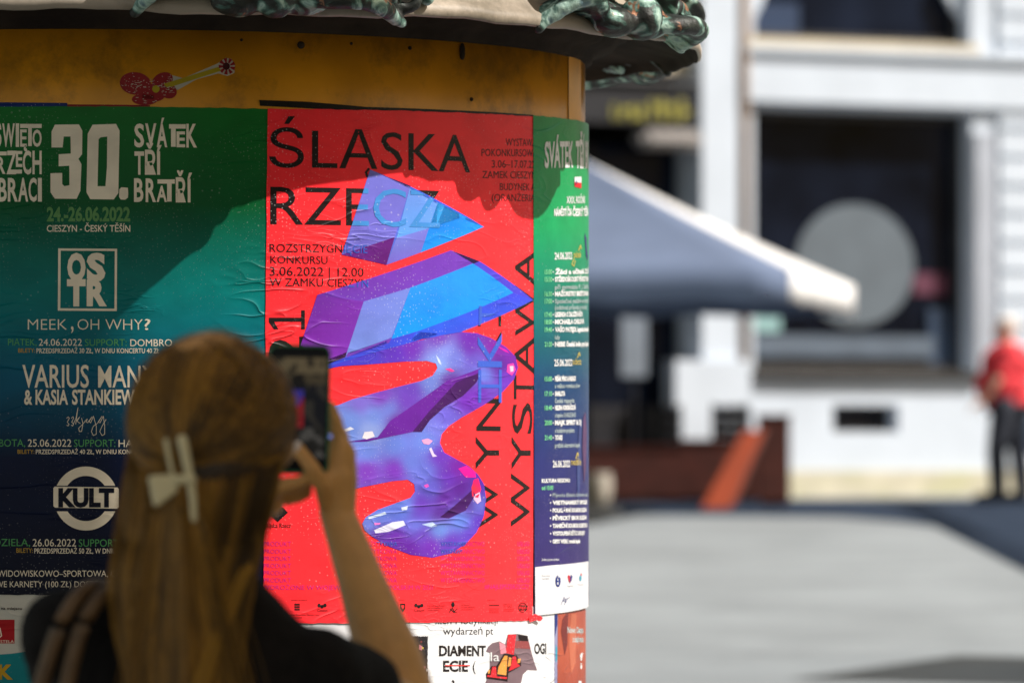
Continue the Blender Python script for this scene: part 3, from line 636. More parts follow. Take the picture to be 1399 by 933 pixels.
flat(H, [(646, 655), (652, 653), (656, 668), (652, 680), (644, 678), (643, 666)], (255, 20, 110), (255, 50, 60))
def hl(pts, c): flat(H, pts, c)
hl([(646, 676), (654, 672), (656, 684), (651, 688), (646, 682)], (235, 190, 225)); hl([(575, 601), (583, 599), (590, 602), (585, 607), (578, 606)], (255, 160, 205)); hl([(585, 613), (588, 611), (592, 620), (596, 623), (590, 624)], (225, 205, 238))
hl([(578, 663), (583, 661), (585, 664), (581, 666)], (250, 80, 190)); hl([(607, 504), (614, 503), (620, 507), (615, 508)], (250, 60, 150)); hl([(692, 498), (700, 496), (703, 505), (698, 513), (691, 508)], (255, 70, 175)); hl([(695, 500), (700, 500), (700, 507), (696, 508)], (252, 205, 225))
hl([(497, 590), (508, 589), (511, 596), (500, 600), (494, 598)], (240, 232, 240)); hl([(468, 587), (478, 583), (483, 586), (470, 590)], (225, 225, 240)); hl([(502, 706), (525, 699), (527, 702), (503, 709)], (205, 220, 245)); hl([(547, 693), (556, 691), (555, 696), (548, 697)], (215, 225, 245)); hl([(510, 724), (535, 713), (550, 711), (553, 717), (530, 726), (512, 728)], (225, 222, 245)); hl([(510, 714), (519, 714), (518, 716), (511, 717)], (240, 120, 205)); hl([(594, 484), (600, 492), (602, 499), (598, 496)], (200, 215, 245))
hl([(575, 716), (590, 713), (596, 718), (588, 720)], (185, 205, 245)); hl([(672, 470), (690, 478), (695, 483), (688, 480)], (215, 30, 170))
H.build('artwork_gleam', art)
D = Print(rd); I_cy, I_cb = ink('sky_ink', (72, 148, 224), .8, 1.15, .3), ink('cobalt_ink', (66, 100, 212), .78, 1.15, .3)
sh1 = [(505, 232), (660, 310), (527, 362), (466, 348)]
D.text('RZECZ', 369, 599.5, 255.5, 306.5, I_cy, .0, yt1=261, yb1=311.5, clip=sh1)
D.text('ROZSTRZYGNIĘCIE', 368, 501, 333.5, 344.5, I_cb, .0, yt1=335.1, yb1=346.1, clip=sh1)
D.text('W ZAMKU CIESZYN', 368, 502, 380, 391, I_cb, .0, yt1=381.6, yb1=392.6, clip=[(433, 403), (615, 342), (645, 360), (560, 393)])
slab_i(D, 652, 684, 505, 550, I_cb)
D.text('K', 651.5, 684, 455, 502, I_cb, .004, up=True)
D.poly([(653, 418), (657, 418), (657, 442), (653, 445)], I_cb); D.poly([(657, 428), (675, 428), (668, 432), (657, 433)], I_cb)
for yv in (742.7, 753): D.text('WYSTAWIENNICTWO', 601, 661, yv - 3, yv + 3, I_cb, clip=[(590, 735), (640, 735), (625, 760), (590, 762)])
D.text('GRAFIKA UŻYTKOWA', 466, 541.5, 739.7, 745.7, I_cb, clip=[(500, 735), (545, 735), (545, 752), (530, 747)])
D.build('overprinted_line', art, split=True)

# -- right: festival programme
I_prog = ink_ramp('programme_green_to_violet', [(0, (58, 42, 108)), (.25, (40, 46, 112)), (.42, (16, 66, 112)), (.58, (8, 118, 110)), (.75, (12, 162, 96)), (1, (16, 150, 72))], EYE - .22, EYE + .72, .8, .8, .15, .36)
rp = 1.0046; bul = lambda t, z: max(0, t - R(70)) * .012
prog = sheet('programme_poster', rp, [hit(727, 158), (R(104), hit(799, 165)[1]), (R(104), hit(799, 829)[1] + .01), hit(729, 841)], I_prog, 'narrow green to violet festival programme poster wrapping the right edge of the column', 'poster', 'posters on the column', bulge=bul)
rq = rp + .0005
W_, Y_, Gn, Ylw = ink('white_ink', (240, 240, 240), .8, .8, .05), ink('pale_ink', (200, 215, 215), .7, .8, .05), ink('mint_ink', (130, 225, 165), .75, .8, .05), ink('straw_ink', (225, 200, 95), .75, .8, .05)
T = Print(rq)
T.poly([(729.3, 774.5), (750, 772), (775, 770), (790, 768), (798, 766.5), (799.5, 766.5), (799.5, 828), (790, 832), (770, 836), (750, 838.5), (729.5, 840.5)], ink('programme_white', (235, 235, 238), .8, .8, .1)); T.build('sponsor_panel', prog, bul)
T = Print(rq + .0004)
def row(s_, x0, x1, y0, y1, m, b=.02): T.text(s_, x0, x1, y0, y1, m, b, yt1=y0 - (x1 - x0) * .02, yb1=y1 - (x1 - x0) * .02)
row('SVÁTEK', 742, 780, 195.5, 228.5, W_, .03); row('TŘÍ BR', 783.5, 799.3, 194.5, 229, W_, .03); T.build('title_word', prog, bul, split=True)
T = Print(rq + .0004)
T.poly([(782, 242), (790.8, 241.5), (790.8, 250), (782, 249)], W_); T.poly([(782, 249), (790.8, 250), (790.6, 257.5), (782, 255.5)], ink('flag_red', (220, 30, 45))); T.poly([(781.6, 242), (785.5, 249.3), (782, 255)], ink('flag_blue', (25, 50, 130)))
T.build('flag', prog, bul)
T = Print(rq + .0004)
row('XXX. ROČNÍK', 771.5, 795.5, 269, 278, W_); row('NÁMĚSTÍ ČSA', 755, 778.5, 286, 295, W_, .04); row('ČESKÝ TĚŠÍN', 779.5, 799, 285.6, 295, W_, .04)
row('24.06.2022', 755.6, 778.8, 345.3, 354.5, W_); row('25.06.2022', 755, 779, 491.3, 500, W_); row('26.06.2022', 753, 776, 629.3, 638, W_)
T.build('date_line', prog, bul, split=True)
T = Print(rq + .0004)
for x, y, s_ in ((781, 352, 'pátek'), (779.5, 498, 'sobota'), (777.5, 635, 'neděle')):
    T.text(s_, x, 790.5, y - 9, y, Ylw, .0); T.line([(x + 6, y - 9), (x + 8.5, y - 17), (x + 9.5, y - 12)], .9, Ylw)
T.line([(781, 354), (778.5, 361), (781, 364), (783, 356)], .9, Ylw); T.build('script_line', prog, bul, split=True)
rows = [('15:00', 'Žáci a učitelé ZUŠ', 368.5, 380, 1), ('15:30', 'STŘEDOŠKOLSKÝ PĚVECKÝ SBOR', 378.8, 385, 1), ('', 'při gymnáziu P. J. Šafaříka', 389.3, 381, 0), ('16:30', 'MAŽORETKY BRESTOVANKA', 398.6, 384, 1), ('17:00', 'Společné setkání orchestrů', 408.5, 380, 0), ('', '(odchod průvodu z náměstí)', 417.2, 379, 0), ('17:45', 'LEGENDA O ZALOŽENÍ MĚSTA', 426.8, 376, 1), ('18:00', 'MICHAELA CHILOVÁ', 436.8, 377, 1), ('19:40', 'VAŠO PATEJDL legenda slovenské', 447.4, 380, 1), ('', 'hudby', 457.8, 359, 0), ('21:20', 'NEBE česká indie pop kapela', 467.3, 381, 1),
        ('15:00', 'FEŠÁK PÍNO & FRIENDS', 514.5, 371, 1), ('', 's velkou romskou show', 524.1, 374, 0), ('17:10', 'SHARLOTA', 534.8, 363, 1), ('', 'česká rapperka', 544.4, 370, 0), ('18:40', 'HELENA VONDRÁČKOVÁ', 554, 371, 1), ('', 's kapelou CHARLIE BAND', 564, 371, 0), ('20:00', 'MAJK SPIRIT & DJ', 574.3, 375, 1), ('', 's hudebním projektem', 585, 370, 0), ('21:40', 'TATA BOJS', 594.6, 361, 1), ('', 'pražská alternativní kapela', 605.2, 374, 0)]
T = Print(rq + .0004)
def tx(v): return 755.6 + (v - 359) / 22. * 47 * .5 + 8.5
for tm, s_, y, xe, b in rows:
    x1 = min(755.5 + (xe - 355) * 1.75, 799.2)
    if tm: row(tm, 742, 752, y, y + 6.2, Gn, .02); T.ellipse(753.7, y + 3.2, .6, 1.1, W_)
    row(s_, 756, x1, y, y + 6, W_ if b else Y_, .05 if b else .01)
row('KULTURA REGIONU:', 738, 776, 654.2, 659, W_, .04); row('od 15:00', 738, 753.6, 663.4, 669, Gn, .02)
for s_, y, x1, b in (('Přípravka dětského folklorního souboru', 673.6, 798.8, 0), ('VIETNAMSKÝ SPOLEK', 684, 798, 1), ('FOLKLÓRNÍ SOUBOR SLEZAN', 694.5, 797, 1), ('PĚVECKÝ SBOR SLEZAN', 705, 797, 1), ('TANEČNÍ SOUBOR KLEBETNICA', 715.5, 798, 1), ('VYSTOUPENÍ DĚTÍ Z UKRAJINY', 726, 795, 1), ('GIPSY WERK romská kapela', 736.8, 789, 1)):
    T.ellipse(750, y + 2.5, .7, 1.2, W_); row(s_, 752.8, x1, y, y + 5, W_ if b else Y_, .05 if b else .0)
row('Změna programu vyhrazena.', 738, 762, 762.5, 765.6, W_, .0); T.build('programme_line', prog, bul, split=True)
T = Print(rq + .0008); Nb = ink('navy_logo', (25, 45, 120)); Rd = ink('heart_red', (200, 35, 55)); Tq = ink('drop_teal', (60, 160, 190)); Gy = ink('grey_small', (120, 120, 130))
T.ellipse(760, 793.5, 3.5, 8, Nb); T.poly([(757.4, 788), (760, 784), (762.8, 788)], W_); T.ellipse(760, 796.5, 1.2, 2, W_); T.ellipse(760, 791.5, 1, 1.6, W_)
T.poly([(772.6, 787), (774, 784.5), (775.8, 787), (775.8, 796.5), (774, 793)], Rd); T.poly([(775.8, 787), (777.4, 784.5), (779, 787), (778, 792), (775.8, 796.5)], Nb); T.ellipse(789.3, 789.5, 1.4, 4, Tq); T.ellipse(790.3, 784.5, .8, 2, Rd)
for x0, x1, y in ((738, 749, 786), (738, 748, 790), (772, 780, 800), (786, 793, 798)): T.text('Partner festivalu', x0, x1, y - 1, y + 1, Gy)
T.line([(764, 826), (768, 815), (771, 822), (766, 820), (775, 816)], .6, Nb); T.line([(768, 826), (772, 818), (776, 815)], .5, Nb); T.build('sponsor_logos', prog, bul)
T = Print(rq + .0004); Vi = ink('violet_swash', (62, 45, 120), .8, .8, .1)
T.g = 1; T.poly([(795.2, 318), (797, 326), (797.4, 338), (798.6, 352), (798, 356), (796.4, 348), (795.8, 338), (794.8, 325)], Vi); T.g = 2; T.poly([(793, 570), (796, 562), (797.5, 590), (796.4, 640), (794, 660), (792, 610)], ink('plum_swash', (95, 62, 105), .8, .8, .1)); T.g = 3; T.poly([(788, 575), (791, 580), (789, 660), (786, 700), (785, 640)], ink('slate_swash', (62, 75, 130), .8, .8, .1)); T.build('brush_swash', prog, bul, split=True)

# -- below: torn notices and older bills
I_wp = ink('white_bill', (238, 238, 240), .84, 1.2, .05, .55)
bill = sheet('torn_notice', 1.0014, [hit(560, 828), hit(768, 828), hit(767, 1010), hit(560, 1010)], I_wp, 'white torn notice with black lettering and a struck-out word below the red poster', 'poster', 'posters on the column')
T = Print(1.0018); T.text('...ch Modyfikacji', 595, 680, 843, 852, I_blk, .0); T.text('wydarzeń pt', 605.5, 674, 856.5, 866.3, I_blk, .0); T.text('DIAMENT', 600, 664, 882, 895.2, I_blk, .035); T.text('OGI', 730, 746.5, 879, 892.4, I_blk, .035); T.text('ECIE', 605.5, 639.5, 902.6, 916.5, I_blk, .035); T.text('(', 646, 650, 903, 916, I_blk); T.text('ne', 729, 738.5, 840, 848, I_blk); T.text('?', 617, 621, 929, 941, I_blk, .03)
T.build('text_line', bill, split=True); T = Print(1.0022); T.line([(608.5, 908.6), (641.5, 908.6)], 1.5, ink('strike_red', (235, 60, 50))); T.build('strike_line', bill)
z6 = lambda l: [(560 + x / 5.381, 830 + y / 5.381) for x, y in l]
T = Print(1.0022); T.poly(z6([(560, 320), (575, 285), (605, 258), (660, 245), (700, 268), (720, 195), (790, 190), (865, 205), (890, 310), (915, 400), (936, 458), (865, 455), (830, 490), (822, 530), (815, 560), (550, 560), (575, 500), (588, 440), (590, 330)]), ink('bare_grey_paper', (128, 105, 112), .8, 1.5, .1)); tear = T.build('torn_patch', bill)
T = Print(1.0026); Bt, Or, Rb_, Pk, Bw = ink('toy_black', (35, 22, 26)), ink('toy_orange', (235, 160, 75)), ink('toy_red', (222, 48, 58)), ink('toy_pink', (240, 150, 165)), ink('toy_brown', (150, 75, 75))
T.poly(z6([(795, 192), (865, 205), (868, 245), (800, 240)]), Bt); T.poly(z6([(780, 242), (868, 245), (886, 302), (770, 296)]), Bw); T.poly(z6([(720, 195), (780, 195), (762, 345), (702, 330)]), Rb_); T.poly(z6([(655, 250), (700, 272), (708, 330), (665, 340)]), Pk)
T.poly(z6([(560, 482), (600, 425), (635, 425), (690, 335), (780, 345), (815, 395), (815, 425), (722, 478), (716, 540), (562, 518)]), Bt); a_ = T.build('painted_boots', tear)
T = Print(1.003); T.poly(z6([(692, 350), (715, 352), (705, 495), (640, 485), (648, 435)]), Or); T.poly(z6([(602, 432), (630, 430), (636, 505), (590, 500)]), Rb_); T.poly(z6([(752, 358), (775, 355), (785, 405), (808, 425), (722, 465), (740, 420)]), Rb_); T.poly(z6([(725, 362), (744, 368), (737, 425), (715, 432)]), Or); T.poly(z6([(790, 375), (812, 372), (806, 402), (788, 405)]), Or); T.poly(z6([(566, 492), (640, 503), (712, 508), (708, 522), (566, 506)]), Rb_); T.poly(z6([(570, 462), (588, 450), (584, 480), (572, 484)]), Or)
T.text('la', 560 + 590 / 5.381, 560 + 655 / 5.381, 830 + 325 / 5.381, 830 + 390 / 5.381, W_, .0); T.build('boot_colours', a_)
photo_bill = sheet('photo_flyer', 1.0018, [hit(540, 868.5), hit(584.5, 869), hit(584, 1000), hit(540, 1000)], ink('dark_photo', (48, 44, 48)), 'dark photographic flyer fragment behind the raised forearm, left of the torn notice', 'poster', 'posters on the column')
T = Print(1.0022); rr = random.Random(5)
for k in range(26):
    x, y = rr.uniform(556, 583), rr.uniform(870, 950); a = rr.uniform(0, 6.3); l = rr.uniform(3, 9)
    T.poly([(x, y), (min(x + l * .5, 584), y + l * .3), (min(x + l * .4, 584), y + l), (x - 1, y + l * .8)], [Bw, Gy, Or, I_blk, W_, Ylw, Pk][k % 7])
T.build('photo_shapes', photo_bill)
bl = ink_ramp('rust_bill', [(0, (150, 62, 48)), (.5, (188, 92, 66)), (1, (150, 66, 60))], EYE - .5, EYE - .2, .8, 1.4, .1)
old = sheet('rust_bill', 1.0022, [hit(762, 834), (R(98), hit(797, 834)[1]), (R(98), hit(797, 1005)[1]), hit(761, 1005)], bl, 'rust red bill with white print at the lower right edge of the column', 'poster', 'posters on the column')
T = Print(1.0026); T.text('Nowo Cieszyna', 775, 796.6, 856, 864, Y_, .03); T.text('z okazji otwarcia', 782, 797, 868.5, 876.5, Y_, .03); T.text('f', 792, 796, 892, 901, W_, .05); T.text('i', 792.5, 795, 905, 913, W_); T.text('1', 790, 794, 930, 939, W_, .03); T.build('text_line', old, split=True)
T = Print(1.0026); T.poly([(768, 846), (773, 838), (776, 838), (775, 880), (771, 895), (766, 862)], ink('figure_dark', (120, 48, 45))); T.poly([(780, 838), (787, 838), (786, 905), (780, 920), (777, 880)], ink('figure_light', (196, 108, 80))); T.build('bill_figures', old)
lil = sheet('lilac_strip', 1.0018, [hit(757.5, 838), hit(763, 838), hit(763, 1000), hit(757.5, 1000)], ink('lilac_paper', (150, 150, 185)), 'thin lilac strip of an older bill between white notice and rust red bill', 'poster', 'posters on the column', nu=3)
T = Print(1.0021); T.poly([(758, 838), (761.4, 838), (761.4, 852), (758, 870)], Nb); T.poly([(759, 880), (761.4, 885), (761.4, 900), (759, 905)], Tq); T.build('strip_marks', lil)
base = sheet('plain_backing_sheet', 1.0008, [hit(330, 806), hit(600, 806), hit(600, 1010), hit(330, 1010)], ink('backing_white', (232, 230, 232), .84, 1.3, .05, .55), 'plain white backing paper showing below the red poster above the dark sleeve', 'poster', 'posters on the column')
tl = sheet('gallery_bill', 1.0010, [hit(-140, 806), hit(120, 806), hit(120, 1010), hit(-140, 1010)], ink('gallery_paper', (222, 214, 198), .8, 1.6, .05, .6), 'cream and teal gallery bill with a red stamp under the festival poster at far left', 'poster', 'posters on the column')
T = Print(1.0014); T.poly([(-60, 893), (0, 893.5), (15, 892.5), (40, 889), (90, 886), (90, 1005), (-60, 1005)], ink('teal_field', (15, 140, 145), .8, 1.2, .05)); T.poly([(-40, 846), (6, 846), (19.8, 846), (19.8, 878.5), (-40, 878.5)], ink('stamp_red', (190, 22, 30), .8, 1, .05)); fld = T.build('colour_fields', tl)
T = Print(1.0018); T.text('GALERIA STELA', -28, 19, 874, 877.8, I_cream); T.line([(-8, 850), (0, 858), (2, 868), (-3, 872)], 1.6, I_cream); T.text('CK', -22, 17.5, 908.5, 926.5, ink('gold_big', (215, 165, 30)), .05); T.text('informacje i sprzedaż na miejscu', -60, 30, 828, 831.6, I_blk, .02, yt1=829, yb1=832.6); T.build('bill_lettering', fld)

# ------------------------------------------------------------------ the woman with the phone
M_skin = mat('skin', (.60, .30, .09), .5, .10, 30, .0006, 220, dark=None)
M_skin.node_tree.nodes['Principled BSDF'].inputs['Subsurface Weight'].default_value = .12
M_skin.node_tree.nodes['Principled BSDF'].inputs['Subsurface Radius'].default_value = (.02, .008, .004)
M_shirt = mat('black_jersey', (.011, .009, .008), .85, .3, 40, .0015, 500, spec=.12)
M_trous = mat('dark_denim', (.03, .035, .05), .85, .3, 40, .001, 400)
M_shoe = mat('white_canvas', (.6, .58, .55), .7, .1, 20)
YW = 7.5712
HC = at(291, 578, YW)
yaw = R(30); F = Vector((math.sin(yaw), math.cos(yaw), 0)); Rt = Vector((math.cos(yaw), -math.sin(yaw), 0)); U = Vector((0, 0, 1))
BUILD = 1.12                                             # she is a tall, broad-shouldered figure
SCL = BUILD
hp = lambda r, f, u: HC + (Rt * r + F * f + U * u) * BUILD
rotH = Matrix((Rt, F, U)).transposed()
woman = tag(empty('person', (HC.x, YW + .05, 0)), 'woman from behind, long brown hair clipped back, black t-shirt, holding up a phone', 'person')
shL, shR = at(92, 868, 7.6496), at(432, 922, 7.6496)
elR, wrR = at(562, 985, 7.8736), at(463, 708, 8.0304)
elL, wrL = at(140, 1010, 7.9296), at(318, 716, 7.9968)
nk = Vector((HC.x - .005, YW + .03, 0)); zsh = shL.z - .012; hipz = .92
def body_core(bm, g=0., arms=True, legs=True, head=True):
    cx = (shL.x + shR.x) / 2
    V = Vector
    # torso: shoulder girdle, rib cage, waist, hips
    capsule(bm, shL + V((.035, 0, -.005)), V((cx - .05, 7.6496, zsh + .035)), .050 + g, .052 + g)
    capsule(bm, shR + V((-.035, 0, -.005)), V((cx + .05, 7.6496, zsh + .035)), .050 + g, .052 + g)
    ball(bm, V((cx, 7.6608, zsh - .08)), (.165 + g, .098 + g, .14 + g), None, 28)
    ball(bm, V((cx, 7.672, zsh - .20)), (.145 + g, .095 + g, .16 + g), None, 28)
    ball(bm, V((cx, 7.672, zsh - .33)), (.122 + g, .085 + g, .15 + g), None, 28)
    for s in (-1, 1): ball(bm, V((cx + s * .07, 7.756, zsh - .16)), (.06 + g, .05 + g, .06 + g))
    if head:
        capsule(bm, V((cx + .005, 7.6496, zsh + .03)), hp(0, -.02, -.085), .058, .05)
    if legs:
        ball(bm, V((cx, 7.672, hipz)), (.165, .115, .12), None, 28); capsule(bm, V((cx, 7.672, hipz + .05)), V((cx, 7.672, zsh - .33)), .125, .11)
        for s in (-1, 1):
            chain(bm, [(V((cx + s * .085, 7.672, hipz - .03)), .088), (V((cx + s * .09, 7.6608, .48)), .056), (V((cx + s * .09, 7.6832, .36)), .056), (V((cx + s * .09, 7.7056, .09)), .036)])
            capsule(bm, V((cx + s * .09, 7.6944, .045)), V((cx + s * .10, 7.8736, .035)), .042, .034)
bm = bmesh.new(); body_core(bm)
# head and face
ball(bm, hp(0, -.005, .018), (.076, .094, .090), rotH, 32)
ball(bm, hp(0, .035, -.045), (.058, .060, .072), rotH, 24)
capsule(bm, hp(0, .075, -.098), hp(0, .06, -.09), .018, .03); capsule(bm, hp(0, .092, .01), hp(0, .108, -.030), .009, .013)
for s in (-1, 1):
    ball(bm, hp(s * .045, .068, -.032), (.024, .022, .022), rotH); ball(bm, hp(s * .030, .088, .022), (.018, .010, .008), rotH)
    ball(bm, hp(s * .010, .098, -.034), (.009, .010, .008), rotH)
    e0 = hp(s * .079, -.008, -.012)                       # ears: rim, bowl and lobe
    pts = []
    for i in range(11):
        a = -.9 + i * .36; pts.append((e0 + Rt * s * (.006 + .006 * math.sin(a * .5)) + F * (-.013 * math.cos(a) - .004) + U * (.026 * math.sin(a) + .004), .0052))
    chain(bm, pts, 8); ball(bm, e0 + U * -.026 + F * .002, (.006, .007, .009), rotH); ball(bm, e0 + Rt * s * .001, (.005, .014, .022), rotH)
capsule(bm, hp(-.014, .093, -.062), hp(.014, .093, -.062), .007, .007); capsule(bm, hp(-.012, .091, -.071), hp(.012, .091, -.071), .0075, .0075)
# right arm, hand gripping the phone from its right side
chain(bm, [(shR, .048), (shR.lerp(elR, .5), .045), (elR, .040), (elR.lerp(wrR, .3), .042), (elR.lerp(wrR, .7), .030), (wrR, .0235)], 16)
PH = at(408, 559, 8.008)                                 # phone centre
pr, pu = Vector((math.cos(R(-1)), 0, math.sin(R(-1)))), Vector((math.sin(R(1)), .10, 1)).normalized(); pn = pr.cross(pu)   # right, up, into the scene
ph = lambda r, u, n: PH + (pr * r + pu * u + pn * n) * BUILD
if pn.y < 0: pn = -pn
hb = 640
for (x, y, Y, r), (x2, y2, Y2, r2) in [((461, 700, 8.0304, .024), (462, 655, 8.036, .026)), ((461, 700, 8.0304, .022), (449, 660, 8.0192, .020)), ((450, 665, 8.0225, .017), (466, 612, 8.036, .015)), ((462, 655, 8.036, .024), (470, 620, 8.0393, .016)), ((458, 690, 8.0327, .022), (474, 640, 8.0416, .014))]:
    capsule(bm, at(x, y, Y), at(x2, y2, Y2), r, r2)
def finger(pts, r): chain(bm, [(at(*p), r * (1 - .28 * i / (len(pts) - 1))) for i, p in enumerate(pts)], 12)
finger([(464, 612, 8.0327), (461, 578, 8.0371), (452, 556, 8.0439), (425, 548, 8.0483)], .0092)      # index
finger([(472, 622, 8.0349), (467, 592, 8.0461), (448, 582, 8.0528), (415, 580, 8.0505)], .0095)     # middle
finger([(476, 638, 8.0371), (472, 614, 8.0505), (448, 606, 8.0539), (418, 604, 8.0505)], .0090)     # ring
finger([(476, 655, 8.0371), (468, 640, 8.0505), (446, 632, 8.0528), (424, 630, 8.0495)], .0078)     # little
finger([(448, 690, 8.0192), (440, 662, 7.9968), (427, 640, 7.9867), (406, 612, 7.9923)], .0125)      # thumb
# left arm, mostly hidden by head and hair, its hand steadying the lower edge of the phone
chain(bm, [(shL, .048), (shL.lerp(elL, .5), .045), (elL, .040), (elL.lerp(wrL, .35), .040), (wrL, .0235)], 16)
for (x, y, Y, r), (x2, y2, Y2, r2) in [((318, 716, 7.9968, .023), (350, 690, 8.008, .024)), ((330, 705, 8.0024, .022), (368, 672, 8.0192, .016)), ((345, 700, 8.008, .022), (374, 690, 8.0248, .013))]:
    capsule(bm, at(x, y, Y), at(x2, y2, Y2), r, r2)
finger([(358, 684, 8.0024), (380, 668, 7.9968), (402, 661, 7.9968), (424, 652, 7.9991)], .0105)      # thumb along the bottom edge
for k in range(4): finger([(366, 668 + 7 * k, 8.0248), (388, 660 + 8 * k, 8.0416), (408, 658 + 8 * k, 8.0505), (422, 654 + 7 * k, 8.0505)], .0085 - .0005 * k)
body = remesh(bm, .0032, 'body', M_skin, woman, 5)
for s, nm in ((-1, 'eye'), (1, 'eye')):
    bm = bmesh.new(); ball(bm, hp(s * .030, .080, .004), .0125, None, 20); obj(nm, bm, mat('eyeball', (.7, .68, .65), .15, .05, 10), woman, True)
bm = bmesh.new()
M_nail = mat('pale_nail', (.72, .60, .52), .25, .05, 30)
tip = at(406, 611, 7.9923); ball(bm, tip + Vector((-.001, -.0085, .001)), (.0058, .0022, .0078), Matrix.Rotation(R(35), 3, 'Y'), 16); obj('thumbnail', bm, M_nail, woman, True)
# clothes
bm = bmesh.new(); body_core(bm, .009, legs=False, head=False)
capsule(bm, Vector(((shL.x + shR.x) / 2, 7.672, 1.0)), Vector(((shL.x + shR.x) / 2, 7.672, zsh - .3)), .15, .135)
capsule(bm, Vector(((shL.x + shR.x) / 2, 7.644, zsh + .045)), Vector(((shL.x + shR.x) / 2, 7.644, zsh + .07)), .064, .060)
for s0, e0 in ((shR, elR), (shL, elL)):
    chain(bm, [(s0, .058), (s0.lerp(e0, .2), .058), (s0.lerp(e0, .40), .061)], 18)
shirt = remesh(bm, .005, 'tshirt', M_shirt, woman, 6)
nm_ = [v.normal.copy() for v in shirt.data.vertices]
for v, nv_ in zip(shirt.data.vertices, nm_):
    v.co += nv_ * (.004 * noise.noise(Vector((v.co.x * 9, v.co.y * 9, v.co.z * 22))) + .0015 * noise.noise(v.co * 40))
bm = bmesh.new(); cx_ = (shL.x + shR.x) / 2
ball(bm, (cx_, 7.672, hipz), (.178, .128, .13), None, 28)
for s in (-1, 1): chain(bm, [(Vector((cx_ + s * .085, 7.672, hipz - .03)), .100), (Vector((cx_ + s * .09, 7.6608, .48)), .072), (Vector((cx_ + s * .09, 7.6944, .10)), .058)])
remesh(bm, .008, 'trousers', M_trous, woman, 4)
for s in (-1, 1):
    bm = bmesh.new(); capsule(bm, (cx_ + s * .09, 7.6832, .05), (cx_ + s * .102, 7.896, .042), .052, .042); box(bm, (cx_ + s * .096, 7.784, .012), (.085, .27, .024)); remesh(bm, .006, 'shoe', M_shoe, woman, 3)
# hair: a solid mass under several thousand fine strands
def hair_material():
    m = bpy.data.materials.new('brown_hair'); m.use_nodes = True; t = m.node_tree; p = t.nodes['Principled BSDF']; L = t.links.new; N = t.nodes.new
    a = N('ShaderNodeVertexColor'); a.layer_name = 'tint'; L(a.outputs[0], p.inputs['Base Color'])
    p.inputs['Roughness'].default_value = .36; p.inputs['Specular IOR Level'].default_value = .35; p.inputs['Anisotropic'].default_value = .5
    return m
M_hair = hair_material()
rnd = random.Random(11)
clipC = at(238, 655, 7.4368)
cd = rotH.transposed() @ (clipC - HC); AX = Vector((.091, .108, .099)) * BUILD
cdir = Vector((cd.x / AX.x, cd.y / AX.y, cd.z / AX.z)).normalized()
def onhead(d, k=1.): d = d.normalized(); return HC + rotH @ Vector((d.x * AX.x, d.y * AX.y, d.z * AX.z)) * k
def interp(tab, y):
    for (a, b), (c, d) in zip(tab, tab[1:]):
        if y <= c: return b + (d - b) * max(0, (y - a)) / (c - a)
    return tab[-1][1]
LEFT = [(560, 184), (620, 181), (690, 174), (745, 166), (790, 160), (850, 163), (940, 172), (1100, 190)]
RIGHT = [(560, 394), (620, 389), (660, 378), (700, 368), (780, 347), (850, 336), (940, 326), (1100, 308)]
YB = [(560, 7.504), (640, 7.4648), (740, 7.504), (830, 7.5096), (940, 7.4928), (1100, 7.4928)]
def curtain(u, y, lift=0.):
    l, r = interp(LEFT, y), interp(RIGHT, y); s = 2 * u - 1
    bow = (1 - s * s)
    return at(l + (r - l) * u, y, interp(YB, y) + (.055 if y < 760 else .03) * (1 - bow) - .02 * bow - lift)
V_, F_, Cc = [], [], []
def strand(pts, r, tint, cols=None):
    base = len(V_); n = 3
    for i, p in enumerate(pts):
        d = (pts[min(i + 1, len(pts) - 1)] - pts[max(i - 1, 0)])
        if d.length < 1e-9: d = Vector((0, 0, -1))
        d.normalize(); u = d.cross(Vector((.3, 1, .2))).normalized(); v = d.cross(u)
        rr = r * BUILD * (1 - .6 * (i / (len(pts) - 1)) ** 3)
        for k in range(n): V_.append(p + u * (rr * math.cos(2.094 * k)) + v * (rr * math.sin(2.094 * k))); Cc.append(tint)
    for i in range(len(pts) - 1):
        for k in range(n): F_.append((base + i * n + k, base + i * n + (k + 1) % n, base + (i + 1) * n + (k + 1) % n, base + (i + 1) * n + k))
def tint(a=0., b=0.):
    k = math.exp(rnd.gauss(0, .15)) * max(.22, 1 + 1.6 * noise.noise(Vector((a, b, 3.7)))); g = rnd.random()
    c = Vector((.15, .068, .008)).lerp(Vector((.34, .165, .02)), g * g)
    return tuple(min(.7, v * k) for v in c)
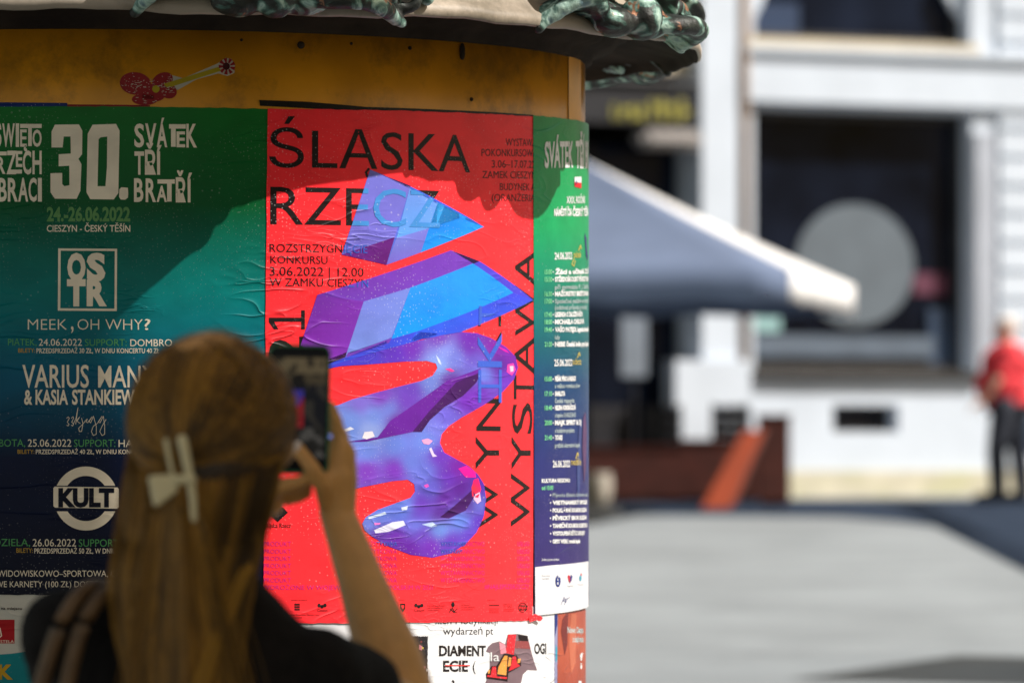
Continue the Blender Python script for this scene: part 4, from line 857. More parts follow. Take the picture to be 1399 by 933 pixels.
# upper section combed back to the clip, then falling as a tail
for i in range(8200):
    a = rnd.uniform(0, 6.283); zz = rnd.uniform(-.85, 1) 
    d = Vector((math.sqrt(1 - zz * zz) * math.cos(a), math.sqrt(1 - zz * zz) * math.sin(a), zz))
    if d.z < -.42 and d.y > -.05: continue
    if d.z < .05 and d.y > .55: continue                   # keep the face clear
    if d.y > .45 and d.z < .55 and abs(d.x) < .75: continue
    lift = 1.015 + .03 * rnd.random(); pts = []
    dd = Vector((cdir.x, cdir.y, cdir.z + .0)); jit = Vector((rnd.gauss(0, .04), rnd.gauss(0, .03), rnd.gauss(0, .05)))
    for k in range(11):
        u = k / 10
        q_ = d.lerp(dd + jit, u); 
        q_.z += -.10 * math.sin(math.pi * u) * (1 if d.z > .3 else .4)
        pts.append(onhead(q_, lift + .035 * math.sin(math.pi * min(1, u * 1.1))))
    ux = rnd.gauss(0, 1); yend = rnd.uniform(960, 1050); wv = rnd.uniform(0, 6)
    if rnd.random() < .75:
        for k in range(1, 11):
            u = k / 10; y = 672 + (yend - 672) * u
            x = 243 + ux * (7 + 26 * u ** .8) + 12 * u + 3 * math.sin(5 * u + wv)
            pts.append(at(x, y, 7.4457 - .012 * math.exp(-ux * ux) + .03 * u + .006 * abs(ux) * u + .012 * math.sin(3 * u)))
    strand(pts, .00062, tint(math.atan2(d.z - cdir.z, d.x - cdir.x) * 4.2, ux * .5))
# lower section hanging loose
for i in range(4200):
    u = rnd.random(); u = u if rnd.random() < .6 else (rnd.random() ** 2 if rnd.random() < .5 else 1 - rnd.random() ** 2)
    if .5 < u < .84 and rnd.random() < .62: continue
    y0 = rnd.uniform(585, 640) + 40 * (1 - (2 * u - 1) ** 4); y1 = rnd.uniform(950, 1080); wv = rnd.uniform(0, 6.28); am = rnd.uniform(.2, 1); t0 = rnd.gauss(0, .03); lf = rnd.uniform(0, .016); pts = []
    for k in range(15):
        y = y0 + (y1 - y0) * k / 14
        uu = min(1.01, max(-.01, u + t0 * (k / 14) + .012 * am * math.sin(.013 * y + wv)))
        pts.append(curtain(uu, y, lf * math.sin(math.pi * min(1, k / 10)) - .036 * (1 - min(1, k / 3.)) ** 2))
    strand(pts, .0009, tint(u * 11, 8.))
# one loose lighter lock crossing from the right shoulder towards the middle
for i in range(420):
    a, b = rnd.gauss(0, 1), rnd.gauss(0, 1); pts = []
    for k in range(15):
        u = k / 14; y = 680 + 330 * u
        pts.append(curtain(.965 - .62 * max(0, u - .22) ** 1.2 + a * (.014 + .018 * u), y, .012 * math.sin(min(1, u * 2.2) * 1.57) + b * .003))
    k = math.exp(rnd.gauss(.1, .25)); strand(pts, .00065, (.36 * k, .18 * k, .022 * k))
# stray hairs at the outline
for i in range(130):
    s = rnd.choice((0, 1)); y0 = rnd.uniform(560, 700); pts = []; o_ = rnd.uniform(2, 16)
    for k in range(11):
        u = k / 10; y = y0 + (930 - y0) * u * rnd.uniform(.98, 1.02); p_ = curtain(s, y); p_.x += (1 if s else -1) * o_ * math.sin(math.pi * u) / 1150 * (1 if s == 0 else .4); pts.append(p_)
    strand(pts, .0004, tint())
for i in range(160):
    a = rnd.uniform(-1.4, 1.4); pts = []; h_ = rnd.uniform(1.03, 1.16); sp = rnd.uniform(.4, 1.1); b_ = rnd.uniform(-.5, .1)
    for k in range(9):
        u = k / 8; an = a + sp * (u - .3) * (1 if a > 0 else -1); pts.append(onhead(Vector((math.sin(an), b_, math.cos(an))), 1.0 + (h_ - 1) * math.sin(math.pi * (.15 + .85 * u))))
    strand(pts, .00042, tint())
hair = pyobj('hair', V_, F_, M_hair, woman, True)
ca = hair.data.color_attributes.new('tint', 'FLOAT_COLOR', 'POINT'); ca.data.foreach_set('color', [c for t_ in Cc for c in (t_[0], t_[1], t_[2], 1)])
bm = bmesh.new()
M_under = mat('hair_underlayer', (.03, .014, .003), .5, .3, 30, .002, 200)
nu, nv = 26, 30; rows_ = []
for lay in (0.012, .03):
    rows_.append([[bm.verts.new(curtain(i / nu, 600 + 460 * j / nv, -lay)) for i in range(nu + 1)] for j in range(nv + 1)])
for L_ in rows_:
    for a, b in zip(L_, L_[1:]):
        for i in range(nu): bm.faces.new((a[i], a[i + 1], b[i + 1], b[i]))
A_, B_ = rows_
for j in range(nv):
    for i in (0, nu): bm.faces.new((A_[j][i], A_[j + 1][i], B_[j + 1][i], B_[j][i]))
for j in (0, nv):
    for i in range(nu): bm.faces.new((A_[j][i], A_[j][i + 1], B_[j][i + 1], B_[j][i]))
bmesh.ops.recalc_face_normals(bm, faces=bm.faces)
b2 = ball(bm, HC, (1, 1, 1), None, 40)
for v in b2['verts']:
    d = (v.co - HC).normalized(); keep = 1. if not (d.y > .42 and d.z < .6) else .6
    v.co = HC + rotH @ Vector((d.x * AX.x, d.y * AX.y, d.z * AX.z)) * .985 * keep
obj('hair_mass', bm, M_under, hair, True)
# earring
M_gold = mat('gold', (.75, .48, .12), .25, .05, 10, metal=1)
bm = bmesh.new(); e0 = hp(.083, -.006, -.043); tube(bm, [e0 + F * (.006 * math.cos(a)) + U * (.008 * math.sin(a)) for a in [6.2832 * i / 18 for i in range(18)]], .0016, 8); tag(obj('earring', bm, M_gold, woman, True))

# hair claw clip
M_clip = mat('cream_acrylic', (.58, .49, .28), .3, .06, 20)
clip = tag(empty('hair_clip', clipC), "cream claw clip gathering the woman's brown hair at the back of her head", 'hair clip')
def claw(px, w, Yk, name):
    pts = [at(x, y, Yk) for x, y in px]; bm = bmesh.new()
    for i, (a, b) in enumerate(zip(pts, pts[1:])): capsule(bm, a, b, w * (1 - .1 * i), w * (1 - .1 * (i + 1)))
    for i in range(len(pts) - 1):
        for u in (.2, .6):
            p0 = pts[i].lerp(pts[i + 1], u); capsule(bm, p0, p0 + Vector((.002, .03, -.004)), w * .45, w * .25)
    return remesh(bm, .0016, name, M_clip, clip, 3)
claw([(227, 602), (231, 625), (236, 650), (238, 668)], .0034, 7.4167, 'claw')
claw([(249, 601), (254, 625), (260, 655), (264, 685), (265, 709)], .0066, 7.4121, 'claw')
bm = bmesh.new()
for (x0, y0), (x1, y1) in (((208, 655), (238, 653)), ((210, 665), (238, 660)), ((212, 676), (238, 664)), ((214, 686), (238, 668))): capsule(bm, at(x0, y0, 7.4009), at(x1, y1, 7.4088), .0052, .0048)
capsule(bm, at(208, 654, 7.4009), at(214, 687, 7.4009), .0045, .0045); capsule(bm, at(236, 655, 7.4088), at(262, 655, 7.4088), .006, .006)
remesh(bm, .0016, 'finger_grip', M_clip, clip, 3)

# shoulder bag on the left side
M_leath = mat('brown_leather', (.11, .058, .022), .5, .25, 40, .0008, 300)
bag = tag(empty('shoulder_bag', (shL.x - .05, 7.6832, 1.0)), "brown leather shoulder bag with twin straps over the woman's left shoulder", 'shoulder bag')
for k, l in enumerate(([(150, 803, 7.616), (128, 800, 7.5768), (106, 815, 7.5432), (84, 850, 7.5287), (68, 895, 7.5287), (56, 940, 7.5353), (46, 1010, 7.56), (40, 1080, 7.5936)], [(170, 806, 7.6048), (152, 806, 7.5656), (132, 822, 7.5353), (113, 855, 7.5208), (100, 897, 7.5175), (91, 945, 7.5241), (84, 1010, 7.5488), (78, 1080, 7.5824)])):
    bm = bmesh.new(); P_ = [at(*q_) for q_ in l]
    fine = []
    for i in range(len(P_) - 1):
        p0, p1, p2, p3 = P_[max(i - 1, 0)], P_[i], P_[i + 1], P_[min(i + 2, len(P_) - 1)]
        for t_ in (0, .25, .5, .75): fine.append(.5 * (2 * p1 + (p2 - p0) * t_ + (2 * p0 - 5 * p1 + 4 * p2 - p3) * t_ ** 2 + (3 * p1 - p0 - 3 * p2 + p3) * t_ ** 3))
    tube(bm, fine + [P_[-1]], .0095, 12); obj('strap', bm, M_leath, bag, True)
bm = bmesh.new(); box(bm, (shL.x - .045, 7.6944, .98), (.10, .30, .24)); obj('pouch', bm, M_leath, bag, True, .03)

# phone
M_case = mat('green_rubber', (.03, .15, .065), .6, .1, 30); M_glass = mat('phone_glass', (.01, .01, .012), .08, .1, 30); M_bez = mat('phone_bezel', (.006, .006, .006), .3, .1, 20, spec=.08)
phone = tag(empty('smartphone', PH), 'smartphone in a dark green case held up by the woman to photograph the poster', 'smartphone')
def slab(w, h, t, n, rad, name, m, hole=None):
    bm = bmesh.new(); pts = []
    for sx, sy, a0 in ((1, 1, 0), (-1, 1, 90), (-1, -1, 180), (1, -1, 270)):
        for i in range(7):
            a = R(a0 + i * 15); pts.append((sx * (w / 2 - rad) + rad * math.cos(a), sy * (h / 2 - rad) + rad * math.sin(a)))
    fr_ = [bm.verts.new(ph(x, y, n)) for x, y in pts]; bk = [bm.verts.new(ph(x, y, n + t)) for x, y in pts]
    bm.faces.new(fr_); bm.faces.new(bk[::-1])
    for i in range(len(pts)): bm.faces.new((fr_[i], bk[i], bk[(i + 1) % len(pts)], fr_[(i + 1) % len(pts)]))
    bmesh.ops.recalc_face_normals(bm, faces=bm.faces)
    return obj(name, bm, m, phone, False, .0012 if t > .005 else 0)
slab(.078, .163, .0115, -.0045, .011, 'case', M_case); slab(.0730, .156, .0012, -.0056, .0085, 'bezel', M_bez)
def screen_material():
    m = bpy.data.materials.new('live_view'); m.use_nodes = True; t = m.node_tree; p = t.nodes['Principled BSDF']
    a = t.nodes.new('ShaderNodeVertexColor'); a.layer_name = 'view'; p.inputs['Base Color'].default_value = (.01, .01, .01, 1); p.inputs['Roughness'].default_value = .12; p.inputs['Specular IOR Level'].default_value = .08
    t.links.new(a.outputs[0], p.inputs['Emission Color']); p.inputs['Emission Strength'].default_value = .32; return m
bm = bmesh.new(); vl = bm.loops.layers.float_color.new('view'); nx, ny = 22, 44; gv = [[bm.verts.new(ph(-.0348 + .0696 * i / nx, -.075 + .150 * j / ny, -.0062)) for i in range(nx + 1)] for j in range(ny + 1)]
def view(u, v):
    n = noise.noise(Vector((u * 5, v * 9, 2.))) * .5 + .5
    if v > .93 or v < .10: return (4, 4, 6)
    if v > .80: return (120, 105, 78) if n > .42 else (60, 52, 40)
    if v > .70: return (30, 26, 24) if n > .5 else (85, 74, 55)
    if v > .34: return ((70, 60, 165) if noise.noise(Vector((u * 7, v * 7, 5))) > .1 else (170, 34, 44)) if .34 < u < .60 and v < .66 else ((25, 25, 32) if n > .45 else (62, 58, 52))
    return (95, 92, 88) if n > .55 else (40, 38, 36)
for j in range(ny):
    for i in range(nx):
        f_ = bm.faces.new((gv[j][i], gv[j][i + 1], gv[j + 1][i + 1], gv[j + 1][i])); c_ = lin(view((i + .5) / nx, (j + .5) / ny))
        for l_ in f_.loops: l_[vl] = c_ + (1,)
bmesh.ops.recalc_face_normals(bm, faces=bm.faces)
obj('screen', bm, screen_material(), phone)
bm = bmesh.new(); box(bm, ph(-.022, .058, .0085), (.026, .004, .030)); ln = obj('camera_block', bm, M_bez, phone, False, .0012)
for dz in (.049, .066):
    bm = bmesh.new(); ball(bm, ph(-.022, dz, .0108), (.006, .002, .006), None, 16); obj('lens', bm, M_glass, ln, True)

SCL = 1.

# ------------------------------------------------------------------ houses across the square
FA = R(26); FN = Vector((math.sin(FA), -math.cos(FA), 0)); FX = Vector((math.cos(FA), math.sin(FA), 0))   # facade turned a little to the sun
FO = at(1180, 640, 57.2); FO.z = 0
def fp(px, py):
    """photo pixel -> (along, height) on the facade plane"""
    d = ray(px, py); o = Vector((0, 0, EYE)); s = (FO - o).dot(FN) / d.dot(FN); p = o + d * s
    return (p - FO).dot(FX), p.z
def fw(s, z, out=0.): return FO + FX * s + FN * out + Vector((0, 0, z))
rotF = Matrix.Rotation(FA, 3, 'Z')
def fbox(bm, s0, s1, z0, z1, o0, o1):
    c = fw((s0 + s1) / 2, (z0 + z1) / 2, (o0 + o1) / 2); box(bm, c, (s1 - s0, abs(o1 - o0), z1 - z0), rotF)
def fpx(bm, x0, y0, x1, y1, o0, o1):
    a, zt = fp(x0, y0); b, zb = fp(x1, y1); fbox(bm, a, b, zb, zt, o0, o1)
M_white = mat('white_render', (.55, .61, .69), .85, .05, 2, .004, 12); M_cream = mat('cream_render', (.50, .44, .33), .85, .1, 2, .004, 12); M_ston = mat('base_stone', (.52, .49, .38), .85, .15, 3, .006, 8, dark=(.42, .42, .25), dscale=1.2)
M_grey = mat('grey_trim', (.36, .39, .45), .7, .1, 3); M_bro = mat('brown_pipe', (.32, .24, .19), .55, .15, 4); M_dgl = mat('shop_glass', (.006, .009, .018), .06, .85, .9, spec=.05); M_inn = mat('shop_interior', (.03, .028, .026), .9, .6, 1.5)  # shop glass has faint navy reflections mixed into its colour
M_fra = mat('dark_frame', (.03, .028, .027), .5, .2, 4); M_sill = mat('slate_blue_board', (.085, .11, .145), .7, .15, 3); M_tile = mat('roof_tile', (.28, .11, .07), .8, .2, 5)
zg = gz(57.5)
house = tag(empty('white_house', FO + Vector((0, 0, zg))), 'white rendered corner house with a wide dark shop window across the square', 'house')
# wall with real openings: build by strips between openings
sW0, _ = fp(948, 0); sW1 = sW0 + 13
ops = [(fp(1030, 147), fp(1328, 507)), (fp(1138, 553), fp(1228, 590)), (fp(1030, -230), fp(1326, 62))]
ops = [(a[0], b[0], b[1], a[1]) for a, b in ops]
dx = ops[0][1] - ops[0][0] + 1.35
ops += [(ops[0][0] + dx * k, ops[0][1] + dx * k, ops[0][2], ops[0][3]) for k in (1, 2)] + [(ops[2][0] + dx * k, ops[2][1] + dx * k, ops[2][2], ops[2][3]) for k in (1, 2)]
bm = bmesh.new(); zt = 10.5
S_ = sorted({sW0, sW1} | {o[0] for o in ops} | {o[1] for o in ops}); Z_ = sorted({zg - .3, zt} | {o[2] for o in ops} | {o[3] for o in ops})
for a, b in zip(S_, S_[1:]):
    run = None
    for c, d in zip(Z_, Z_[1:]):
        mid = ((a + b) / 2, (c + d) / 2); op = any(o[0] < mid[0] < o[1] and o[2] < mid[1] < o[3] for o in ops)
        if not op: run = [c, d] if run is None else [run[0], d]
        if op and run: fbox(bm, a, b, run[0], run[1], -.4, 0); run = None
    if run: fbox(bm, a, b, run[0], run[1], -.4, 0)
obj('wall', bm, M_white, house)
bm = bmesh.new(); fbox(bm, sW0 + .02, sW1 - .02, zg - .3, zt, -7, -3.2); obj('inner_room', bm, M_inn, house)
bm = bmesh.new(); a = [fw(sW0 - .4, zt, .5), fw(sW1 + .4, zt, .5), fw(sW1 + .4, zt + 3, -3.5), fw(sW0 - .4, zt + 3, -3.5)]; b = [fw(sW0 - .4, zt, -7.5), fw(sW1 + .4, zt, -7.5)]
vs = [bm.verts.new(p) for p in a + b]; bm.faces.new(vs[:4]); bm.faces.new((vs[3], vs[2], vs[5], vs[4])); bm.faces.new((vs[0], vs[3], vs[4])); bm.faces.new((vs[1], vs[5], vs[2])); bm.faces.new((vs[0], vs[4], vs[5], vs[1])); obj('roof', bm, M_tile, house)
for k, o in enumerate(ops):
    big = o[3] - o[2] > 1
    bm = bmesh.new(); t = .07
    for q_ in ((o[0], o[0] + t, o[2], o[3]), (o[1] - t, o[1], o[2], o[3]), (o[0] + t, o[1] - t, o[3] - t, o[3]), (o[0] + t, o[1] - t, o[2], o[2] + t)): fbox(bm, *q_, -.34, -.22)
    wn = obj('window' if k != 1 else 'cellar_window', bm, M_fra, house)
    bm = bmesh.new(); fbox(bm, o[0] + t, o[1] - t, o[2] + t, o[3] - t, -.31, -.29); obj('pane', bm, M_dgl, wn)
    if k == 0:
        bm = bmesh.new(); a, z = fp(1186, 361); n = 40; rad = 84 / 136.
        fr_ = [bm.verts.new(fw(a + rad / math.cos(FA) * math.cos(6.2832 * i / n), z + rad * math.sin(6.2832 * i / n), -.262)) for i in range(n)]; bk = [bm.verts.new(fw(a + rad / math.cos(FA) * math.cos(6.2832 * i / n), z + rad * math.sin(6.2832 * i / n), -.284)) for i in range(n)]
        bm.faces.new(fr_); bm.faces.new(bk[::-1])
        for i in range(n): bm.faces.new((fr_[i], bk[i], bk[(i + 1) % n], fr_[(i + 1) % n]))
        bmesh.ops.recalc_face_normals(bm, faces=bm.faces); obj('round_sign', bm, mat('pale_disc', (.105, .13, .155), .6, .1, 3), wn)
        bm = bmesh.new(); fpx(bm, 1033, 456, 1290, 488, -.284, -.2); obj('display_board', bm, M_sill, wn)
        bm = bmesh.new(); fpx(bm, 1036, 410, 1084, 452, -.284, -.27); obj('teal_notice', bm, mat('teal_paper', (.25, .42, .42), .7, .1, 3), wn)
        bm = bmesh.new(); fpx(bm, 1266, 372, 1312, 402, -.284, -.27); obj('pink_notice', bm, mat('plum_paper', (.10, .025, .05), .7, .2, 3), wn)
        bm = bmesh.new(); fpx(bm, 1285, 420, 1322, 500, -.284, -.24); obj('blue_stand', bm, mat('navy_board', (.02, .04, .08), .7, .2, 3), wn)
    if k == 2:
        bm = bmesh.new(); fpx(bm, 1040, 0, 1110, 50, -.284, -.27); obj('blind', bm, mat('navy_blind', (.012, .03, .075), .7, .2, 3), wn)
        for sx in (0, 1):
            bm = bmesh.new(); c = [fp(1030, -120), fp(1062, -30), fp(1046, 10), fp(1030, 40)] if sx == 0 else [fp(1326, -120), fp(1296, -20), fp(1310, 8), fp(1326, 30)]
            f0 = [bm.verts.new(fw(s, z, -.12)) for s, z in c]; f1 = [bm.verts.new(fw(s, z, -.2)) for s, z in c]; bm.faces.new(f0); bm.faces.new(f1[::-1])
            for i in range(4): bm.faces.new((f0[i], f1[i], f1[(i + 1) % 4], f0[(i + 1) % 4]))
            bmesh.ops.recalc_face_normals(bm, faces=bm.faces); obj('arch_spandrel', bm, M_white, wn)
    if big:
        bm = bmesh.new(); fbox(bm, o[0] - .08, o[1] + .08, o[2] - .10, o[2] - .003, -.2, .10 if k in (0, 3, 4) else .06); obj('sill', bm, M_fra if k in (0, 3, 4) else M_cream, wn)
bm = bmesh.new(); a, z1 = fp(1008, 72); _, z0 = fp(1008, 138); fbox(bm, a, sW1, z0, z1, .003, .10); fbox(bm, a, sW1, z1 + .002, z1 + .07, .003, .17); obj('string_course', bm, M_white, house)
bm = bmesh.new(); _, z1 = fp(1300, 643); fbox(bm, sW0, sW1, zg - .3, z1, .003, .06); obj('plinth', bm, M_ston, house)
bm = bmesh.new(); a, _ = fp(1362, 0); k = 0; z = z1 + .02
while z < zt:
    fbox(bm, a, a + .55, z, z + .235, .003, .05); z += .29
obj('quoins', bm, M_white, house); 
bm = bmesh.new(); a, _ = fp(1331, 0); b, _ = fp(1358, 0); fbox(bm, a, b, fp(0, 505)[1], fp(0, 142)[1], .003, .03); obj('grey_jamb', bm, M_grey, house)
bm = bmesh.new(); a, _ = fp(950, 0); b, _ = fp(998, 0); fbox(bm, a, b, zg, zt, .003, .14); obj('pilaster', bm, M_white, house)
bm = bmesh.new(); a, z1 = fp(906, 492); b, _ = fp(1011, 0); fbox(bm, sW0 - .001 - .32, b, zg, z1, -.04, .22); obj('pilaster_base', bm, M_white, house)
bm = bmesh.new(); s, _ = fp(1008, 0); tube(bm, [fw(s, zg + .1, .12), fw(s, zt, .12)], .055, 12); tag(obj('drainpipe', bm, M_bro, house, True))
# darker neighbour with a fascia sign
sN0 = sW0 - 12
nb = tag(empty('cream_house', fw(sN0 + 6, zg, 0)), 'cream house left of the white one with a dark shopfront under a black fascia', 'house')
zf0, zf1 = fp(0, 172)[1], fp(0, 118)[1]
bm = bmesh.new(); fbox(bm, sN0, sW0 - .01, zf1 + .35, zt - 1, -.45, -.05); fbox(bm, sN0, sN0 + 2, zg - .3, zf1 + .35, -.45, -.05); fbox(bm, sN0 + 6, sN0 + 6.5, zg - .3, zf1 + .35, -.45, -.05); obj('wall', bm, M_cream, nb)
bm = bmesh.new(); fbox(bm, sN0 + .05, sW0 - .05, zg - .3, zt - 1, -7, -2.4); obj('inner_room', bm, M_inn, nb)
bm = bmesh.new(); fbox(bm, sN0 + 2, sN0 + 6, zg, zf0, -.32, -.3); fbox(bm, sN0 + 6.5, sW0 - .05, zg, zf0, -.32, -.3); obj('shop_pane', bm, M_dgl, nb)
vs = None; bm = bmesh.new(); vs = [bm.verts.new(p) for p in [fw(sN0 - .3, zt - 1, .4), fw(sW0 - .01, zt - 1, .4), fw(sW0 - .01, zt + 2, -3.5), fw(sN0 - .3, zt + 2, -3.5), fw(sN0 - .3, zt - 1, -7.4), fw(sW0 - .01, zt - 1, -7.4)]]
bm.faces.new(vs[:4]); bm.faces.new((vs[3], vs[2], vs[5], vs[4])); bm.faces.new((vs[0], vs[3], vs[4])); bm.faces.new((vs[1], vs[5], vs[2])); bm.faces.new((vs[0], vs[4], vs[5], vs[1])); obj('roof', bm, M_tile, nb)
bm = bmesh.new(); fpx(bm, 700, 118, 947, 172, -.05, .1); fas = tag(obj('fascia_sign', bm, mat('black_board', (.012, .013, .018), .5, .2, 4)), 'black shop fascia with faded yellow lettering on the cream house', 'sign')
rr = random.Random(4); bm = bmesh.new(); a0, z0 = fp(832, 164); a1, z1 = fp(936, 140)
x = a0; k = 0
while x < a1:                                            # worn brush lettering, no longer readable
    h = (z1 - z0) * rr.uniform(.6, 1.15); w_ = rr.uniform(.035, .06); tilt = rr.uniform(-.12, .2)
    box(bm, fw(x, z0 + h / 2, .108), (w_, .012, h), rotF @ Matrix.Rotation(tilt, 3, 'Y'))
    if k % 3: box(bm, fw(x + .05, z0 + h * rr.uniform(.2, .9), .1085), (.10, .0115, w_), rotF)
    x += rr.uniform(.085, .13); k += 1
obj('lettering', bm, mat('faded_yellow', (.24, .22, .035), .7, .2, 6), fas)
bm = bmesh.new(); fpx(bm, 700, 104, 947, 117, -.05, .16); obj('fascia_cornice', bm, mat('grey_lead', (.10, .10, .105), .7, .2, 3), nb)
bm = bmesh.new(); fpx(bm, 862, 178, 945, 206, -.04, .3); tag(obj('rolled_awning', bm, mat('grey_canvas', (.30, .28, .27), .8, .15, 4), None, False, .06), 'rolled grey awning under the black shop fascia', 'awning')

# ---- big parasol in front of the cafe
M_pblue = mat('shade_blue_canvas', (.125, .165, .26), .85, .12, 1.5, .006, 3); M_pwht = mat('sun_white_panel', (.72, .72, .72), .85, .06, 2, .006, 3); M_pole = mat('grey_pole', (.25, .25, .26), .4, .1, 10)  # canopy's shaded front and sunlit side put into two canvas colours
def parasol(loc, half, z_edge, z_top, rot, drop, label):
    """square market parasol: four-panel canopy with a valance, ribs, mast and base"""
    root = tag(empty('market_parasol', loc), label, 'parasol', 'market parasols on the square')
    cs = [Vector((half * math.cos(rot + math.pi / 2 * k), half * math.sin(rot + math.pi / 2 * k), z_edge)) + loc for k in range(4)]
    top = loc + Vector((0, 0, z_top)); n = 12
    for k in range(4):
        bm = bmesh.new(); A_, B_ = cs[k], cs[(k + 1) % 4]; rows_ = []
        for j in range(n + 1):
            u = j / n; row = []
            for i in range(n + 1):
                v = i / n; p = top.lerp(A_.lerp(B_, v), u); p.z -= .022 * half * math.sin(math.pi * u) * (.35 + 1.3 * math.sin(math.pi * v)); row.append(bm.verts.new(p))
            rows_.append(row)
        val = [bm.verts.new(r_.co + Vector((0, 0, -drop + .02 * math.sin(i * 2.1)))) for i, r_ in enumerate(rows_[-1])]
        for a, b in zip(rows_, rows_[1:] + [val][:0]):
            for i in range(n):
                try: bm.faces.new((a[i], a[i + 1], b[i + 1], b[i]))
                except ValueError: pass
        for i in range(n): bm.faces.new((rows_[-1][i], rows_[-1][i + 1], val[i + 1], val[i]))
        bmesh.ops.remove_doubles(bm, verts=bm.verts, dist=1e-5)
        bmesh.ops.solidify(bm, geom=bm.faces[:], thickness=.006)
        obj('canopy_panel', bm, M_pwht if k in (0, 3) and abs((cs[k] + cs[(k + 1) % 4] - 2 * loc).normalized().x) > .6 and (cs[k] + cs[(k + 1) % 4] - 2 * loc).x > 0 else M_pblue, root, True)
        bm = bmesh.new(); tube(bm, [top + Vector((0, 0, -.12)), A_ + Vector((0, 0, -.03))], .018, 8); obj('rib', bm, M_pole, root, True)
    bm = bmesh.new(); tube(bm, [loc + Vector((0, 0, .1)), top + Vector((0, 0, .08))], .04, 14); obj('mast', bm, M_pole, root, True)
    bm = bmesh.new(); box(bm, loc + Vector((0, 0, .06)), (.8, .8, .12)); obj('base', bm, M_pole, root, False, .02)
    return root
pc = at(786, 640, 51.0); pl = Vector((pc.x, 51.0, gz(51.0)))
ze = at(1157, 372, 49).z - gz(51); zt_ = at(786, 214, 51).z - gz(51)
parasol(pl, 3.17, ze, zt_, R(34.6), .27, 'square parasol in front of the cafe, front coloured in shade blue, side in sun white')

# ---- cafe terrace under it
M_dred = mat('dark_red_boards', (.075, .018, .012), .7, .3, 5); M_blk = mat('black_steel', (.012, .012, .016), .5, .2, 8); M_pot = mat('sand_pot', (.42, .38, .32), .8, .15, 6); M_org = mat('orange_floor_light', (.25, .032, .003), .7, .15, 3); M_cloth = mat('white_cloth', (.80, .80, .79), .85, .06, 6, .004, 14)
YT = 54.5; g0 = gz(YT); s_ = 7772 / YT
def planter(px0, px1, ytop, Y, label):
    a, b = at(px0, ytop, Y), at(px1, ytop, Y); h = a.z - gz(Y)
    root = tag(empty('planter_box', Vector(((a.x + b.x) / 2, Y, gz(Y)))), label, 'planter', 'board planters round the terrace')
    bm = bmesh.new(); n = 4
    for i in range(n): box(bm, ((a.x + b.x) / 2, Y, gz(Y) + .06 + (h - .06) * (i + .5) / n), (b.x - a.x, .42, (h - .06) / n - .005))
    box(bm, ((a.x + b.x) / 2, Y, gz(Y) + h * .5), (b.x - a.x - .03, .37, h - .04))
    obj('boards', bm, M_dred, root)
    bm = bmesh.new(); box(bm, ((a.x + b.x) / 2, Y, a.z + .012), (b.x - a.x + .04, .46, .024)); obj('rim', bm, M_dred, root, False, .005)
    bm = bmesh.new()
    for sx in (-1, 1): box(bm, ((a.x + b.x) / 2 + sx * ((b.x - a.x) / 2 - .08), Y, gz(Y) + .03), (.08, .3, .06))
    obj('feet', bm, M_blk, root)
planter(700, 931.5, 612, 55.2, 'long dark red board planter on the left side of the terrace')
planter(1036, 1078, 570, 54.4, 'tall dark red board planter at the right end of the terrace')
planter(930, 1036, 603, 55.6, 'dark red board planter behind the orange floor light')
root = tag(empty('floor_light_slab', at(985, 684, 53.6)), 'orange slab standing in for light on the wooden terrace floor', 'board')  # light on the wooden floor, built as a leaning orange slab
c_ = [at(958, 686, 53.4), at(998, 686, 53.4), at(1044, 588, 54.0), at(1016, 588, 54.0)]; c_[0].z = c_[1].z = gz(53.4) + .01
bm = bmesh.new(); f0 = [bm.verts.new(p) for p in c_]; f1 = [bm.verts.new(p + Vector((0, .03, .004))) for p in c_]; bm.faces.new(f0); bm.faces.new(f1[::-1])
for i in range(4): bm.faces.new((f0[i], f1[i], f1[(i + 1) % 4], f0[(i + 1) % 4]))
bmesh.ops.recalc_face_normals(bm, faces=bm.faces); obj('panel', bm, M_org, root); bm = bmesh.new(); tube(bm, [c_[1] + Vector((.02, .05, .02)), c_[2] + Vector((.02, .04, .02))], .02, 8); obj('edge_rail', bm, M_dred, root)
# pale menu stand, sand-coloured pot, dark chairs
mp = at(866, 512, 55.0); ms = tag(empty('menu_stand', Vector((mp.x, 55, gz(55)))), 'pale narrow menu stand in the shade of the parasol', 'menu stand')
bm = bmesh.new(); p0, p1 = at(848, 412, 55), at(884, 515, 55); box(bm, ((p0.x + p1.x) / 2, 55, (p0.z + p1.z) / 2), (p1.x - p0.x, .03, p0.z - p1.z)); obj('sheet', bm, mat('pale_sheet', (.34, .39, .46), .7, .12, 3), ms, False, .006)
bm = bmesh.new(); tube(bm, [Vector((mp.x, 55.02, gz(55) + .02)), Vector((mp.x, 55.02, p1.z + .02))], .02, 8); lathe(bm, [(.001, gz(55)), (.2, gz(55)), (.2, gz(55) + .02), (.001, gz(55) + .03)], mp.x, 55.02, 24); obj('post', bm, M_blk, ms)
pp = at(812, 650, 53.6); bm = bmesh.new(); g1 = gz(53.6); lathe(bm, [(.001, g1), (.11, g1), (.16, g1 + .12), (.165, g1 + .26), (.15, g1 + .31), (.165, g1 + .33), (.15, g1 + .335), (.13, g1 + .28), (.001, g1 + .27)], pp.x, 53.6, 32); tag(obj('flower_pot', bm, M_pot, None, True), 'round sand coloured pot by the edge of the column at the terrace corner', 'pot')
